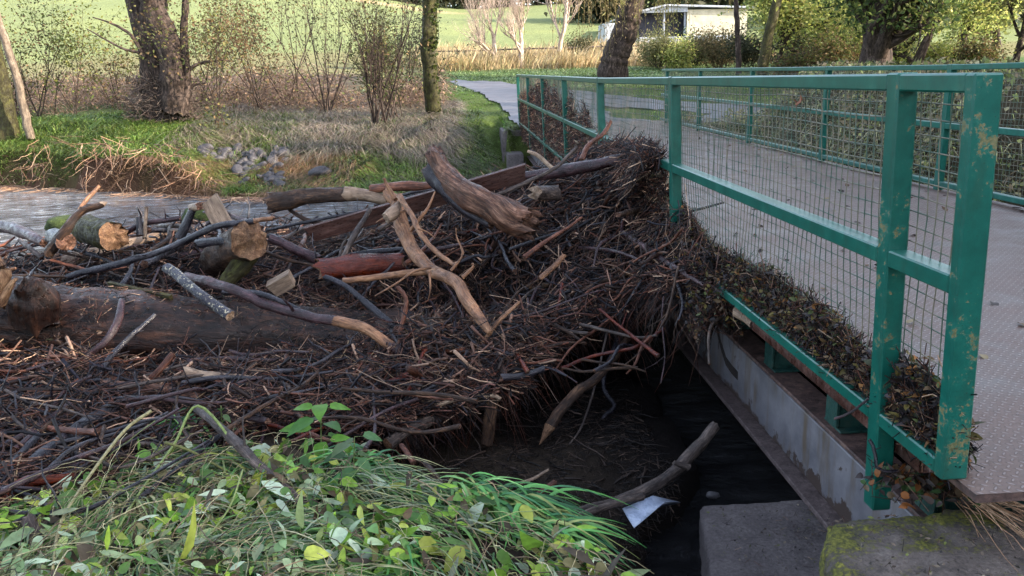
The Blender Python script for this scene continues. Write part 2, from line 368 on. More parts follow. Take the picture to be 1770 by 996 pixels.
def deckmat():
    s = NT('checker_plate'); p = s.pos(); r = s.n('ShaderNodeVectorRotate'); s.l(p, r.inputs[0]); r.rotation_type = 'Z_AXIS'; r.inputs['Angle'].default_value = math.radians(45)
    sep = s.n('ShaderNodeSeparateXYZ'); s.l(r.outputs[0], sep.inputs[0])
    C = 34.0
    u = s.math('MULTIPLY', sep.outputs[0], C); v = s.math('MULTIPLY', sep.outputs[1], C)
    fu = s.math('FLOOR', u); fv = s.math('FLOOR', v)
    par = s.math('FLOORED_MODULO', s.math('ADD', fu, fv), 2.0)
    lu = s.math('SUBTRACT', s.math('SUBTRACT', u, fu), .5); lv = s.math('SUBTRACT', s.math('SUBTRACT', v, fv), .5)
    def ell(a, b):
        q = s.math('ADD', s.math('POWER', s.math('MULTIPLY', a, 1/.46), 2.0), s.math('POWER', s.math('MULTIPLY', b, 1/.15), 2.0))
        return s.math('SUBTRACT', 1.0, q)
    e1 = ell(lu, lv); e2 = ell(lv, lu)
    x = s.n('ShaderNodeMix', data_type='FLOAT'); s.l(par, x.inputs[0]); s.l(e1, x.inputs[2]); s.l(e2, x.inputs[3])
    raised = s.rr(x.outputs[0], 0, .5)
    n1 = s.noise(p, 2.2, 7, .72); n2 = s.noise(p, 30, 4, .7)
    c = s.ramp(n1, [(.3, (.038, .021, .016)), (.48, (.092, .055, .042)), (.66, (.14, .095, .08))])
    c = s.mix(s.rr(n2, .5, .7, 0, .75), c, (.06, .036, .026)); c = s.mix(s.math('MULTIPLY', raised, .75), c, (.25, .20, .19))  # paler treads put the relief's light and shade contrast into the colour
    s.bump(s.math('ADD', raised, s.math('MULTIPLY', n2, .25)), 1.0, .007)
    return s.set(Base_Color=c, Roughness=s.rr(n1, .4, .6, .36, .6), Specular_IOR_Level=.35)
M['deck'] = deckmat()
def girder():
    s = NT('grey_girder_paint'); p = s.pos(); n1 = s.noise(p, 5, 5, .7); n2 = s.noise(s.mp(p, (1, 1, .15)), 14, 4); z = s.n('ShaderNodeSeparateXYZ'); s.l(p, z.inputs[0])
    low = s.rr(z.outputs[2], -.74, -.60, .30, 0)
    m = s.rr(s.math('ADD', n1, low), .66, .69)
    c = s.mix(s.rr(n1, .35, .65), (.085, .083, .095), (.15, .145, .16)); c = s.mix(s.rr(n2, .5, .68, 0, .75), c, (.085, .06, .035)); c = s.mix(m, c, (.045, .03, .025))
    s.bump(s.math('SUBTRACT', s.math('MULTIPLY', n1, .3), m), .4, .003)
    return s.set(Base_Color=c, Roughness=.5)
M['girder'] = girder()
def simple(name, cols, scale, rough=.7, bump=.5, bs=4, dist=.01, spec=.4, detail=6):
    s = NT(name); p = s.pos(); n = s.noise(p, scale, detail, .65); n2 = s.noise(p, scale*bs, 5, .7)
    k = len(cols); c = s.ramp(s.math('ADD', s.math('MULTIPLY', n, .6), s.math('MULTIPLY', n2, .4)), [(.36+.3*i/(k-1), q) for i, q in enumerate(cols)])
    if bump: s.bump(s.math('ADD', n, n2), bump, dist)
    return s.set(Base_Color=c, Roughness=rough, Specular_IOR_Level=spec)
M['rust'] = simple('rusty_steel', [(.03, .02, .018), (.085, .05, .045), (.16, .095, .075)], 9, .6)
M['darkgreen'] = simple('dark_green_steel', [(.006, .02, .018), (.01, .05, .042), (.03, .05, .04)], 8, .5)
M['flange'] = simple('dirty_flange', [(.04, .028, .026), (.085, .06, .058), (.14, .105, .1)], 14, .6, .7)
def conc(name, moss, cc=((.05, .04, .04), (.14, .115, .115), (.27, .23, .22)), up=0.0):
    s = NT(name); p = s.pos(); n = s.noise(p, 5, 6, .7); n2 = s.noise(p, 60, 6, .75); n3 = s.noise(p, 3.2, 5, .7)
    c = s.ramp(s.math('ADD', s.math('MULTIPLY', n, .5), s.math('MULTIPLY', n2, .5)), [(.36, cc[0]), (.52, cc[1]), (.68, cc[2])])
    m = s.rr(s.math('ADD', s.math('MULTIPLY', n3, .75), s.math('MULTIPLY', n2, .3)), moss, moss+.07)
    mc = s.ramp(n2, [(.35, (.03, .035, .006)), (.52, (.15, .15, .018)), (.66, (.3, .27, .04))])
    c = s.mix(m, c, mc); s.bump(s.math('ADD', s.math('MULTIPLY', n2, 1.0), s.math('MULTIPLY', m, .5)), 1.0, .03)
    return s.set(Base_Color=c, Roughness=.85)
M['conc'] = conc('grimy_concrete', .64)
M['concmoss'] = conc('mossy_concrete', .50, ((.05, .04, .036), (.18, .145, .13), (.36, .31, .28)))
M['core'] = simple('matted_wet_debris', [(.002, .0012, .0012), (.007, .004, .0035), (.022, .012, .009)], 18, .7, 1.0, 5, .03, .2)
M['rock'] = simple('river_stone', [(.02, .018, .02), (.042, .038, .042), (.08, .072, .075)], 6, .6)
M['moss'] = simple('moss', [(.012, .02, .006), (.035, .055, .012), (.09, .12, .03)], 30, .9, 1)
M['asphalt'] = simple('damp_asphalt', [(.05, .046, .055), (.072, .067, .078), (.1, .095, .105)], 3, .5, .3, 30, .004, .5)
M['plastic'] = simple('pale_plastic', [(.3, .36, .5), (.5, .57, .72), (.62, .68, .8)], 12, .3, .3)
def watermat():
    s = NT('river_water'); p = s.pos()
    a = s.noise(s.mp(p, (.7, 1.7, 1)), 3.4, 7, .66, 1.2); b = s.noise(s.mp(p, (1, 1.2, 1)), 9, 5, .65, 1.0)
    s.bump(s.math('ADD', a, s.math('MULTIPLY', b, .3)), 1.0, .35)
    sy = s.n('ShaderNodeSeparateXYZ'); s.l(p, sy.inputs[0]); rap = s.rr(sy.outputs[1], 8, 10.5)
    foam = s.math('MULTIPLY', rap, s.rr(s.math('ADD', a, s.math('MULTIPLY', b, .35)), .72, .95, 0, .7))
    c = s.mix(foam, s.mix(s.math('MULTIPLY', rap, s.rr(a, .38, .62)), (.014, .014, .016), (.24, .265, .31)), (.6, .65, .72))  # pale ripple tone stands in for sky reflected by the choppy surface
    return s.set(Base_Color=c, Roughness=s.rr(foam, 0, 1, .06, .5), IOR=1.33, Specular_IOR_Level=.9)
M['water'] = watermat()
def groundmat():
    s = NT('earth_and_turf'); t = s.attr('tint', False); p = s.pos(); n = s.noise(p, 3, 8, .7); n2 = s.noise(p, 28, 5, .75)
    v = s.rr(s.math('ADD', s.math('MULTIPLY', n, .5), s.math('MULTIPLY', n2, .5)), .35, .65, .6, 1.4)
    hs = s.n('ShaderNodeHueSaturation'); s.l(t, hs.inputs['Color']); s.l(v, hs.inputs['Value'])
    s.bump(s.math('ADD', n, n2), .7, .05)
    return s.set(Base_Color=hs.outputs[0], Roughness=.9, Specular_IOR_Level=.1)
M['ground'] = groundmat()
M['palebark'] = wood('pale_smooth_bark', (.07, .055, .045), (.16, .13, .105), (.27, .225, .18), (.5, .8), .6, fine=40, wet=.3)
# ---------------------------------------------------------------- setting: ground, path, river
def axis(lo, hi, c, d0, k):
    a = [c]
    while a[-1] < hi: a.append(a[-1]+d0+k*abs(a[-1]-c))
    b = [c]
    while b[-1] > lo: b.append(b[-1]-d0-k*abs(b[-1]-c))
    return np.array(b[:0:-1]+a)
def grid(xs, ys): 
    X, Y = np.meshgrid(xs, ys); n, m = X.shape
    i = (np.arange(n-1)*m)[:, None]+np.arange(m-1)[None, :]
    return X, Y, np.stack([i, i+1, i+m+1, i+m], axis=-1).reshape(-1, 4)
def gtint(X, Y):
    Z = ground(X, Y); c = np.zeros(X.shape+(3,)); n = vn(X, Y, 1.4, 31)+.6*vn(X, Y, .4, 32); n3 = vn(X, Y, 9, 33)+.7*vn(X, Y, 3, 34)
    def put(m, col): 
        nonlocal c; m = np.asarray(m)[..., None]; c = c*(1-m)+np.array(col)*m
    put(np.ones(X.shape), (.007, .005, .0045))
    put(ss(4.6, 4.2, Y)*ss(1.0, .4, X), (.03, .022, .016))
    far = ss(-.3, .3, Y-yfar(X)+.6)
    put(far, (.075, .04, .025)); put(far*ss(.35, .9, Y-yfar(X)+.5*n), (.06, .08, .025))
    put(far*ss(6, 9, Y-yfar(X)+2*n)*ss(1.0, -3, X), (.075, .055, .04))
    put(ss(-2, .2, X+.8*n)*ss(18.6, 20, Y)*ss(40, 30, Y), (.06, .085, .022))
    put(ss(30, 34, Y+n)*ss(-6, 0, X), (.06, .10, .03))
    put(ss(41, 44, Y+2*n3), (.16, .15, .07)); put(ss(54, 58, Y+3*n3), (.155, .18, .075))
    put(ss(54, 58, Y)*ss(0.05, .5, n3)*.6, (.2, .22, .085))
    put(ss(128, 131, Y+3*n3)*ss(140, 136, Y+3*n3)*ss(5, -5, X+3*n3)*.9, (.34, .25, .14))
    put(ss(5.0, 5.6, X)*ss(20, 17, Y), (.045, .035, .02)); put(ss(5.0, 5.6, X)*ss(20, 17, Y)*ss(.1, .5, n), (.09, .09, .035))
    put(ss(1.25, 1.5, X)*ss(2.4, 2.0, Y), (.05, .038, .03))
    return c
X, Y, Q = grid(axis(-260, 300, 0, .10, .022), axis(-70, 420, 6, .10, .020))
Z = ground(X, Y)
g = Geo(); g.add(np.stack([X, Y, Z], -1).reshape(-1, 3), Q, 0, gtint(X, Y).reshape(-1, 3))
build('ground', g, M['ground'], (0, 0, 0), kind='structure')
X, Y, Q = grid(np.linspace(-60, 9, 120), np.linspace(1.2, 33, 90)); g = Geo(); g.add(np.stack([X, Y, X*0+WATER], -1).reshape(-1, 3), Q)
build('river_water', g, M['water'], (0, 0, WATER), kind='structure')
# path: asphalt sheet that follows the ground
def gpt(px, py):
    d = ray(px, py); k = np.arange(12, 60, .05)/d[1]; Xr = d[0]*k; Yr = d[1]*k; Zr = EYE+d[2]*k
    b = np.nonzero(Zr < ground(Xr, Yr))[0]; i = b[0] if len(b) else -1; return (Xr[i], Yr[i])
def inpoly(X, Y, P):
    P = np.array(P); r = np.zeros(X.shape, bool); n = len(P)
    for i in range(n):
        (x1, y1), (x2, y2) = P[i], P[(i+1) % n]
        if y1 == y2: continue
        c = ((y1 > Y) != (y2 > Y)) & (X < (x2-x1)*(Y-y1)/(y2-y1)+x1); r ^= c
    return r
PATH = [(1.35, 20.0)] + [gpt(*q) for q in [(882, 205), (862, 180), (828, 160), (792, 149), (778, 142), (790, 139), (850, 142), (900, 148), (980, 156), (1100, 170), (1150, 177), (1280, 184)]] + [(11, 22.5), (8, 19.6), (4.95, 20.0)]
ISLE = [gpt(*q) for q in [(1044, 185), (1140, 192), (1230, 199), (1200, 208), (1140, 212), (1058, 204)]]
X, Y, Q = grid(np.arange(-8, 12, .07), np.arange(19.5, 40, .07))
nz = .25*vn(X, Y, .8, 41)
cx = X.ravel()[Q].mean(1); cy = Y.ravel()[Q].mean(1); nn = .12*vn(cx, cy, .5, 41)
keep = inpoly(cx+nn, cy+nn, PATH) & ~inpoly(cx+nn, cy+nn, ISLE)
g = Geo(); g.add(np.stack([X, Y, ground(X, Y)+.035], -1).reshape(-1, 3), Q[keep]); g.V[0][:, 2] = g.V[0][:, 2]
used = np.unique(Q[keep]); mp = -np.ones(X.size, int); mp[used] = np.arange(len(used)); g2 = Geo(); g2.add(g.V[0][used], mp[Q[keep]])
build('path', g2, M['asphalt'], (0, 20, 0), kind='structure')
# ---------------------------------------------------------------- footbridge
def rise(Y): return .009*np.maximum(np.asarray(Y, float)-8, 0)
def warp(V, n=0):
    V = V.copy(); V[:, 2] += rise(V[:, 1]); return V
def ybox(g, x0, x1, y0, y1, z0, z1, step=1.2, **kw):   # long member following the bridge's slight rise
    ys = np.arange(y0, y1, step).tolist()
    if y1-ys[-1] < .2: ys = ys[:-1]
    ys.append(y1); R = np.array([(x0, z0), (x1, z0), (x1, z1), (x0, z1)])
    b = .004; prof = []
    for (x, z), (sx, sz) in zip(R, ((1, 1), (-1, 1), (-1, -1), (1, -1))):
        a1 = (x+sx*b, z); a2 = (x, z+sz*b); prof += ([a2, a1] if (sx, sz) in ((1, 1), (-1, -1)) else [a1, a2])
    m = len(prof); V = np.array([[(x, yy, z+float(rise(yy))) for x, z in prof] for yy in ys]).reshape(-1, 3)
    j = np.arange(m); k = (np.arange(len(ys)-1)*m)[:, None]
    Qd = np.stack([k+j, k+m+j, k+m+(j+1) % m, k+(j+1) % m], -1).reshape(-1, 4)[:, ::-1]
    caps = np.array([j, (len(ys)-1)*m+j[::-1]])
    g.add(V, [Qd, caps], kw.get('mi', 0))
br = empty('footbridge', (3.1, 11, 0), label='long footbridge with a wet steel chequer-plate deck on grey steel girders', cat='bridge')
g = Geo(); xs = np.linspace(1.46, 4.90, 24); ys = np.linspace(2.03, 20.1, 120); X, Y, Q = grid(xs, ys)
top = np.stack([X, Y, rise(Y)], -1).reshape(-1, 3); g.add(top, Q)
ybox(g, 1.462, 4.898, 2.032, 20.098, -.03, -.002, mi=1); build('deck', g, [M['deck'], M['rust']], parent=br, smooth=False)
g = Geo(); ybox(g, 1.478, 1.53, 2.35, 20.0, -.10, -.033); ybox(g, 4.83, 4.88, 2.35, 20.0, -.10, -.033); build('edge_board', g, M['board'], parent=br)
for gx, sgn in ((1.62, 1), (4.74, -1)):
    g = Geo(); ybox(g, gx-.006 if sgn > 0 else gx-.01, gx+.01, 1.6, 20.8, -.722, -.402, mi=0)
    a, b = (gx, gx+.16) if sgn > 0 else (gx-.16, gx)
    ybox(g, min(gx, a)-.003, b, 1.6, 20.8, -.399, -.38, mi=1); ybox(g, gx-.09, gx+.12, 1.6, 20.8, -.752, -.726, mi=2)
    build('girder', g, [M['girder'], M['rust'], M['flange']], parent=br, smooth=False)
for i, y in enumerate(np.arange(2.5, 19.8, .78)):
    g = Geo(); box(g, 1.66, 4.72, y, y+.012, -.37, -.032, bev=.002); box(g, 1.645, 4.72, y-.05, y+.12, -.3765, -.366, bev=.002); box(g, 1.64, 1.655, y-.01, y+.10, -.364, -.034, bev=.002)
    g.V = [warp(v) for v in g.V]; build('cross_beam', g, M['darkgreen'], parent=br, smooth=False)
# ---------------------------------------------------------------- green railings
def lean(V, x0, k=.035):
    V = V.copy(); V[:, 0] += k*np.maximum(1.2-V[:, 2], 0)*(1 if x0 < 3 else -.3); V[:, 2] += rise(V[:, 1]); return V
def railing(x, label, posts, yend, first, dz, seed, mside):
    r = np.random.default_rng(seed)
    t = empty('metal_railing', (x, 10, 0), label=label, cat='railing')
    for i, y in enumerate(posts):
        g = Geo(); box(g, x-.035, x+.035, y-.035, y+.035, -.33+dz, 1.2045+dz, bev=.006); g.V = [lean(v, x) for v in g.V]
        build('post', g, M['green_worn'] if (i == 0 and x < 3) else M['green'], parent=t, smooth=False)
    y0 = first; L = sorted(posts)
    g = Geo(); box(g, x-.036, x+.048, y0-.022, y0+.022, .0+dz, 1.2+dz, bev=.006); g.V = [lean(v, x) for v in g.V]
    build('end_post', g, M['green_worn'], parent=t, smooth=False)
    seg = [y0+.022]+L+[yend]
    for nm, za, zb, hw in (('top_rail', 1.148, 1.203, .036), ('mid_rail', .580, .637, .036), ('bottom_rail', .005, .055, .034)):
        g = Geo()
        if nm == 'top_rail':
            for a, b in zip(seg[:-1], seg[1:]):
                a2 = a+(.0355 if a in L else 0); b2 = b-(.0355 if b in L else 0)
                if b2-a2 > .05: box(g, x-hw+.003, x+hw-.003, a2, b2, za+dz, zb+dz-.002, bev=.006, fn=lambda v: lean(v, x))
        else:
            for a, b in zip(seg[:-1], seg[1:]):
                a2 = a+(.036 if a in L else 0); b2 = b-(.036 if b in L else 0)
                if b2-a2 > .05: box(g, x-hw, x+hw, a2, b2, za+dz, zb+dz, bev=.005, fn=lambda v: lean(v, x))
        build(nm, g, M['green'], parent=t, smooth=False)
    mx = x+mside*.040; segs = [y0+.03]+L+[yend]
    for a, b in zip(segs[:-1], segs[1:]):
        if b-a < .12: continue
        g = Geo(); ph = r.uniform(0, 6, 6)
        def wob(P):
            P = P.copy(); y = P[..., 1]; z = P[..., 2]
            P[..., 0] += mside*(.010*np.sin(y*2.1+ph[0])*np.sin(z*4+ph[1])+.004*np.sin(y*9+ph[2]+z*7))
            P[..., 1] += .006*np.sin(z*9+ph[3]+y*3)+.003*np.sin(z*23+y*31); P[..., 2] += .005*np.sin(y*5+ph[4])
            d = np.exp(-((y-4.55)/.32)**2-((z-.72)/.2)**2)
            P[..., 1] += d*.028*np.sin(y*55); return P
        yv = np.arange(a+.02, b, .05); zz = np.linspace(.05, 1.15, 12)+dz
        P = np.stack([np.full((len(yv), 12), mx), np.repeat(yv[:, None], 12, 1), np.repeat(zz[None], len(yv), 0)], -1)
        P = wob(P); P = lean(P.reshape(-1, 3), x).reshape(P.shape); add_tubes(g, P, np.full(P.shape[:2], .0023), 4)
        zv = np.arange(.06, 1.14, .05)+dz; K = max(4, int((b-a)/.12)); yy = np.linspace(a, b, K)
        P = np.stack([np.full((len(zv), K), mx+mside*.003), np.repeat(yy[None], len(zv), 0), np.repeat(zv[:, None], K, 1)], -1)
        P = wob(P); P = lean(P.reshape(-1, 3), x).reshape(P.shape); add_tubes(g, P, np.full(P.shape[:2], .0023), 4)
        build('wire_mesh_panel', g, M['wire'], parent=t)
    return t
NP = [2.54, 5.35, 8.27, 11.2, 14.2, 17.4, 20.45]
railing(1.40, 'green steel railing clogged with debris on the side of the bridge facing the log jam', NP, 20.47, 2.14, 0.0, 3, 1)
FP = [1.0, 4.95, 7.9, 10.65, 13.5, 16.5, 19.2]
railing(4.85, 'green steel railing on the far side of the deck, clear of logs', FP, 19.62, .4, .035, 4, 1)
# ---------------------------------------------------------------- concrete
def lump(name, x0, x1, y0, y1, z0, z1, mat, amp, res, label, cat='concrete block', seed=0, rnd=.03, parent=None, skew=None):
    g = Geo()
    def face(f, nu, nv):
        u, v = np.meshgrid(np.linspace(0, 1, nu), np.linspace(0, 1, nv)); V = f(u, v); n, m = u.shape
        i = (np.arange(n-1)*m)[:, None]+np.arange(m-1)[None, :]
        return V.reshape(-1, 3), np.stack([i, i+1, i+m+1, i+m], -1).reshape(-1, 4)
    dx, dy, dz = x1-x0, y1-y0, z1-z0; a, b, c = [max(3, int(q/res)) for q in (dx, dy, dz)]
    st = lambda p, q, r_: np.stack([p, q, r_], -1)
    for f, n1, n2, fl in ((lambda u, v: st(x0+dx*u, y0+dy*v, z1+0*u), a, b, 0), (lambda u, v: st(x0+dx*u, y0+dy*v, z0+0*u), a, b, 1),
                      (lambda u, v: st(x0+dx*u, y0+0*u, z0+dz*v), a, c, 0), (lambda u, v: st(x0+dx*u, y1+0*u, z0+dz*v), a, c, 1),
                      (lambda u, v: st(x0+0*u, y0+dy*u, z0+dz*v), b, c, 1), (lambda u, v: st(x1+0*u, y0+dy*u, z0+dz*v), b, c, 0)):
        V, Qd = face(f, n1, n2)
        q = V.copy(); lo = np.array([x0, y0, z0])+rnd; hi = np.array([x1, y1, z1])-rnd; cc = np.clip(q, lo, hi); d = q-cc
        ln = np.linalg.norm(d, axis=1, keepdims=True)+1e-9; V = cc+d/ln*np.minimum(ln, rnd)
        nrm = (q-np.array([(x0+x1)/2, (y0+y1)/2, (z0+z1)/2])); nrm /= np.linalg.norm(nrm, axis=1, keepdims=True)
        k = amp*(vn(V[:, 0]+V[:, 2]*.7, V[:, 1]+V[:, 2]*.9, .16, seed)+.6*vn(V[:, 0]+V[:, 2], V[:, 1]-V[:, 2], .05, seed+1)+.35*vn(V[:, 0]+V[:, 2], V[:, 1]-V[:, 2], .02, seed+2))
        V = V+nrm*k[:, None]*2
        if skew: V = skew(V)
        g.add(V, Qd if not fl else Qd[:, ::-1])
    return build(name, g, mat, (float((x0+x1)/2), float((y0+y1)/2), z0), label=label, cat=cat)
def sk1(V): V = V.copy(); V[:, 0] += -.22*(3.35-V[:, 1])*(V[:, 0] < 1.6)*(1.6-V[:, 0])/.6*0+(-.25*(3.35-V[:, 1]))*np.clip((1.9-V[:, 0])/.9, 0, 1); return V
lump('bridge_abutment', 1.05, 5.2, .6, 3.36, -1.6, -.765, M['conc'], .010, .022, 'dark flat-topped concrete abutment carrying the end of the grey girder', 'abutment', 5, .03, skew=sk1)
def sk2(V): V = V.copy(); V[:, 0] += (-.35*(2.36-V[:, 1]))*np.clip((2.2-V[:, 0]), 0, 1); return V
lump('mossy_block', 1.16, 2.9, .8, 2.37, -1.2, -.255, M['concmoss'], .020, .02, 'rough block topped with yellow-green moss at the foot of the green post', 'concrete block', 8, .045, skew=sk2)
lump('bridge_abutment', .95, 5.4, 19.95, 21.4, -1.5, -.02, M['conc'], .01, .07, 'grey concrete abutment where the bridge meets the grassy bank', 'abutment', 12, .04)
lump('wing_wall', 1.02, 1.40, 18.9, 19.93, -1.5, -.5, M['conc'], .008, .06, 'low stepped concrete wall under the distant end of the railing', 'concrete wall', 15, .03)
g = Geo()
P = []
# ---------------------------------------------------------------- debris dam: matted core
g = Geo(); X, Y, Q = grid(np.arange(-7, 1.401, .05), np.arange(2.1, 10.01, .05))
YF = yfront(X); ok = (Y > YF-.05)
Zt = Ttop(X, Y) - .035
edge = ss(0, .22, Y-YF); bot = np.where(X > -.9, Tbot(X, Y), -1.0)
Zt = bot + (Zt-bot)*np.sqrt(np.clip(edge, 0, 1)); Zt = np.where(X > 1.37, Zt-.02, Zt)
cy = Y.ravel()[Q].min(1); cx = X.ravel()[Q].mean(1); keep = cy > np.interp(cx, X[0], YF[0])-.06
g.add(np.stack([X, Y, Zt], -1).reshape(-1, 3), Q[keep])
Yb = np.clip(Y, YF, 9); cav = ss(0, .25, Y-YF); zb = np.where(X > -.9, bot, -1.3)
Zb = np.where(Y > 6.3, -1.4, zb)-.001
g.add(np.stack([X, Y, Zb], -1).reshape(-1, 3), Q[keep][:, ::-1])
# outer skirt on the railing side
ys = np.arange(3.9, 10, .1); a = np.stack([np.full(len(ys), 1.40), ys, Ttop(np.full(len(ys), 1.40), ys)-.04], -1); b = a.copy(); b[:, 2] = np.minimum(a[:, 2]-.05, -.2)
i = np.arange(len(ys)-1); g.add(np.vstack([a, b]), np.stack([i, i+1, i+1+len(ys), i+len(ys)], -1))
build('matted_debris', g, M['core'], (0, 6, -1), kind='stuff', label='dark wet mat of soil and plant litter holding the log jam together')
TWC = [(.05, .016, .010), (.10, .035, .022), (.012, .008, .008), (.04, .018, .013), (.085, .04, .028), (.012, .009, .012), (.025, .018, .022), (.008, .006, .007), (.10, .05, .034), (.010, .007, .007), (.15, .08, .055), (.34, .22, .15), (.08, .032, .022), (.016, .012, .014), (.010, .007, .008), (.03, .014, .011), (.008, .007, .010)]
def scatter(n, x0, x1, y0, y1, dens):
    out = []
    while sum(len(o) for o in out) < n:
        x = rng.uniform(x0, x1, n); y = rng.uniform(y0, y1, n); k = rng.random(n) < dens(x, y); out.append(np.stack([x[k], y[k]], -1))
    return np.concatenate(out)[:n]
def twigs(name, pts, zf, Lr, rr_, cols, tiltr=.25, lift=.03, label='', var=.3, az=None, spread=3.14, origin=None, bend=.12):
    n = len(pts); g = Geo(); x, y = pts[:, 0], pts[:, 1]; z = zf(x, y)+rng.random(n)**2*lift
    e = .08; gx = (zf(x+e, y)-zf(x-e, y))/(2*e); gy = (zf(x, y+e)-zf(x, y-e))/(2*e)
    a = rng.uniform(-spread, spread, n)+(0 if az is None else az); D = np.stack([np.cos(a), np.sin(a), gx*np.cos(a)*.8+gy*np.sin(a)*.8+rng.normal(0, tiltr, n)], -1); D /= np.linalg.norm(D, axis=1, keepdims=True)
    L = np.exp(rng.uniform(math.log(Lr[0]), math.log(Lr[1]), n)); r0 = np.exp(rng.uniform(math.log(rr_[0]), math.log(rr_[1]), n))
    K = 5; t = np.linspace(-.5, .5, K)[None, :, None]; B = rdir(n, .6); C = np.stack([x, y, z], -1)
    P = C[:, None]+D[:, None]*L[:, None, None]*t+B[:, None]*(L[:, None, None]*bend*rng.normal(0, 1, (n, 1, 1))*(t*t-.12)*2)
    P += rng.normal(0, .02, P.shape)*L[:, None, None]
    P[..., 0] = np.minimum(P[..., 0], 1.425) if origin != 'free' else P[..., 0]
    Rr = r0[:, None]*np.linspace(1.15, .55, K)[None, :]
    add_tubes(g, P, Rr, 4, 0, pal(cols, n, var=var), cap=True)
    return build(name, g, M['twig'], (0, 6, -.5), kind='stuff', label=label)
def dens_main(x, y): return np.clip(.42+.58*ss(-1.0, .2, x), 0, 1)*(y > yfront(x))*np.clip((8.4-y)/1.5, .05, 1)*np.clip(1.35-(y-4)*.12, .3, 1)
pts = scatter(9500, -5, 1.36, 2.7, 8.6, lambda x, y: dens_main(x, y)*.8+.2*(y > yfront(x)))
twigs('coarse_litter', pts, Ttop, (.06, .46), (.0035, .012), [(.012, .009, .009), (.03, .015, .012), (.010, .009, .012), (.075, .036, .026), (.018, .014, .018), (.13, .07, .048), (.26, .16, .11), (.04, .018, .014), (.012, .011, .017), (.08, .04, .03), (.008, .007, .010), (.02, .012, .010)], .42, .11, 'short broken sticks matted through the dam', bend=.2, var=.4)
pts = scatter(10000, -5.5, 1.40, 2.5, 9.3, lambda x, y: dens_main(x, y)*np.where((x < -.6) & (y < 3.9), .25, 1))
twigs('twig_litter', pts, Ttop, (.05, .34), (.0014, .0045), TWC, .38, .11, 'tangle of fine wet brown twigs over the whole debris dam')
pts = scatter(4500, -2.0, 1.40, 4.0, 8.2, lambda x, y: (y > yfront(x))*np.clip(1.5-abs(y-5.4)*.4, .1, 1))
twigs('twig_tangle', pts, Ttop, (.15, .6), (.001, .0026), TWC+[(.2, .13, .085)], .4, .12, 'wiry roots and stems sticking out of the debris beside the railing', bend=.3)
# wood chips and dead leaves matted over the pile
pts = scatter(22000, -5, 1.40, 2.6, 8.8, lambda x, y: dens_main(x, y)*.9+.1*(y > yfront(x)))
g = Geo(); n = len(pts); z = Ttop(pts[:, 0], pts[:, 1])+rng.random(n)*.05-.02; Dr = rdir(n, .3)
add_leaves(g, np.c_[pts, z], Dr, rdir(n, 1)+np.array([0, 0, 1.2]), rng.uniform(.012, .05, n), rng.uniform(.006, .022, n), pal([(.012, .009, .008), (.03, .02, .014), (.008, .007, .008), (.07, .042, .026), (.018, .016, .018), (.14, .085, .05)], n), TINY, .3, .3)
build('leaf_litter', g, M['leaf'], (0, 6, -.5), kind='stuff', label='bark chips and dead leaves matted into the debris dam')
# strands hanging from the undercut front
n = 2700; x = rng.uniform(-.95, 1.38, n); x = x+.05*np.sin(x*23)+.04*np.sin(x*57); yf = yfront(x)+rng.uniform(-.03, .4, n)*rng.random(n); top = Ttop(x, yf+.1); zb_ = Tbot(x, yf+.1); z0 = rng.uniform(0, 1, n)*(top-zb_)+zb_
z0 = np.where(rng.random(n) < .5, zb_+rng.uniform(-.02, .06, n), z0); a = rng.uniform(-math.pi, 0, n)
D = np.stack([np.cos(a)*.9, np.sin(a)*.35, rng.normal(-.55, .5, n)], -1); L = np.exp(rng.uniform(math.log(.06), math.log(.33), n))
K = 5; t = np.linspace(-.25, 1, K)[None, :, None]; P = np.stack([x, yf, z0], -1)[:, None]+D[:, None]*L[:, None, None]*t; P[..., 2] -= (t[..., 0]**2)*L[:, None]*.4; P += rng.normal(0, .012, P.shape)
P[..., 0] = np.minimum(P[..., 0], 1.5)
g = Geo(); add_tubes(g, P, np.exp(rng.uniform(math.log(.001), math.log(.004), n))[:, None]*np.linspace(1.1, .4, K)[None], 4, 0, pal(TWC[:8]+[(.06, .045, .04)], n), cap=True)
build('hanging_twigs', g, M['twig'], (0, 4.3, -.5), kind='stuff', label='fringe of twigs hanging from the undercut front of the debris dam')
# wet floor litter below the undercut and beside the bank
pts = scatter(4500, -1.2, 1.05, 2.6, 5.6, lambda x, y: (surf(x, y) < -.6)*(ground(x, y) > -.99)*1.0)
twigs('floor_litter', pts, lambda x, y: np.maximum(ground(x, y), WATER+.01), (.02, .16), (.0008, .0026), [(.006, .004, .004), (.012, .008, .007), (.026, .017, .013), (.005, .004, .005), (.07, .045, .033)], .15, .02, 'chips and stalks stranded on the wet floor under the dam')
pts = scatter(420, -1.0, 1.1, 2.7, 5.6, lambda x, y: 1.0*(ground(x, y) < -.7)*(ground(x, y) > -.99)); twigs('floor_sticks', pts, lambda x, y: np.maximum(ground(x, y), WATER+.01), (.08, .3), (.002, .006), [(.012, .008, .007), (.02, .014, .012), (.05, .033, .026), (.006, .005, .005)], .15, .03, 'small sticks lying on the wet floor under the dam')
# left area between the big trunk and the bank
pts = scatter(9500, -3.6, -.2, 2.8, 5.2, lambda x, y: 1.0*(y > np.interp(x, [-4, -2.3, -1.9, -1.5, -.2], [2.7, 2.8, 3.2, 3.85, 4.2])))
twigs('bank_twigs', pts, Ttop, (.06, .5), (.0012, .005), TWC+[(.13, .09, .06), (.24, .16, .09)], .3, .08, 'loose twigs and stalks strewn in front of the huge fallen trunk')
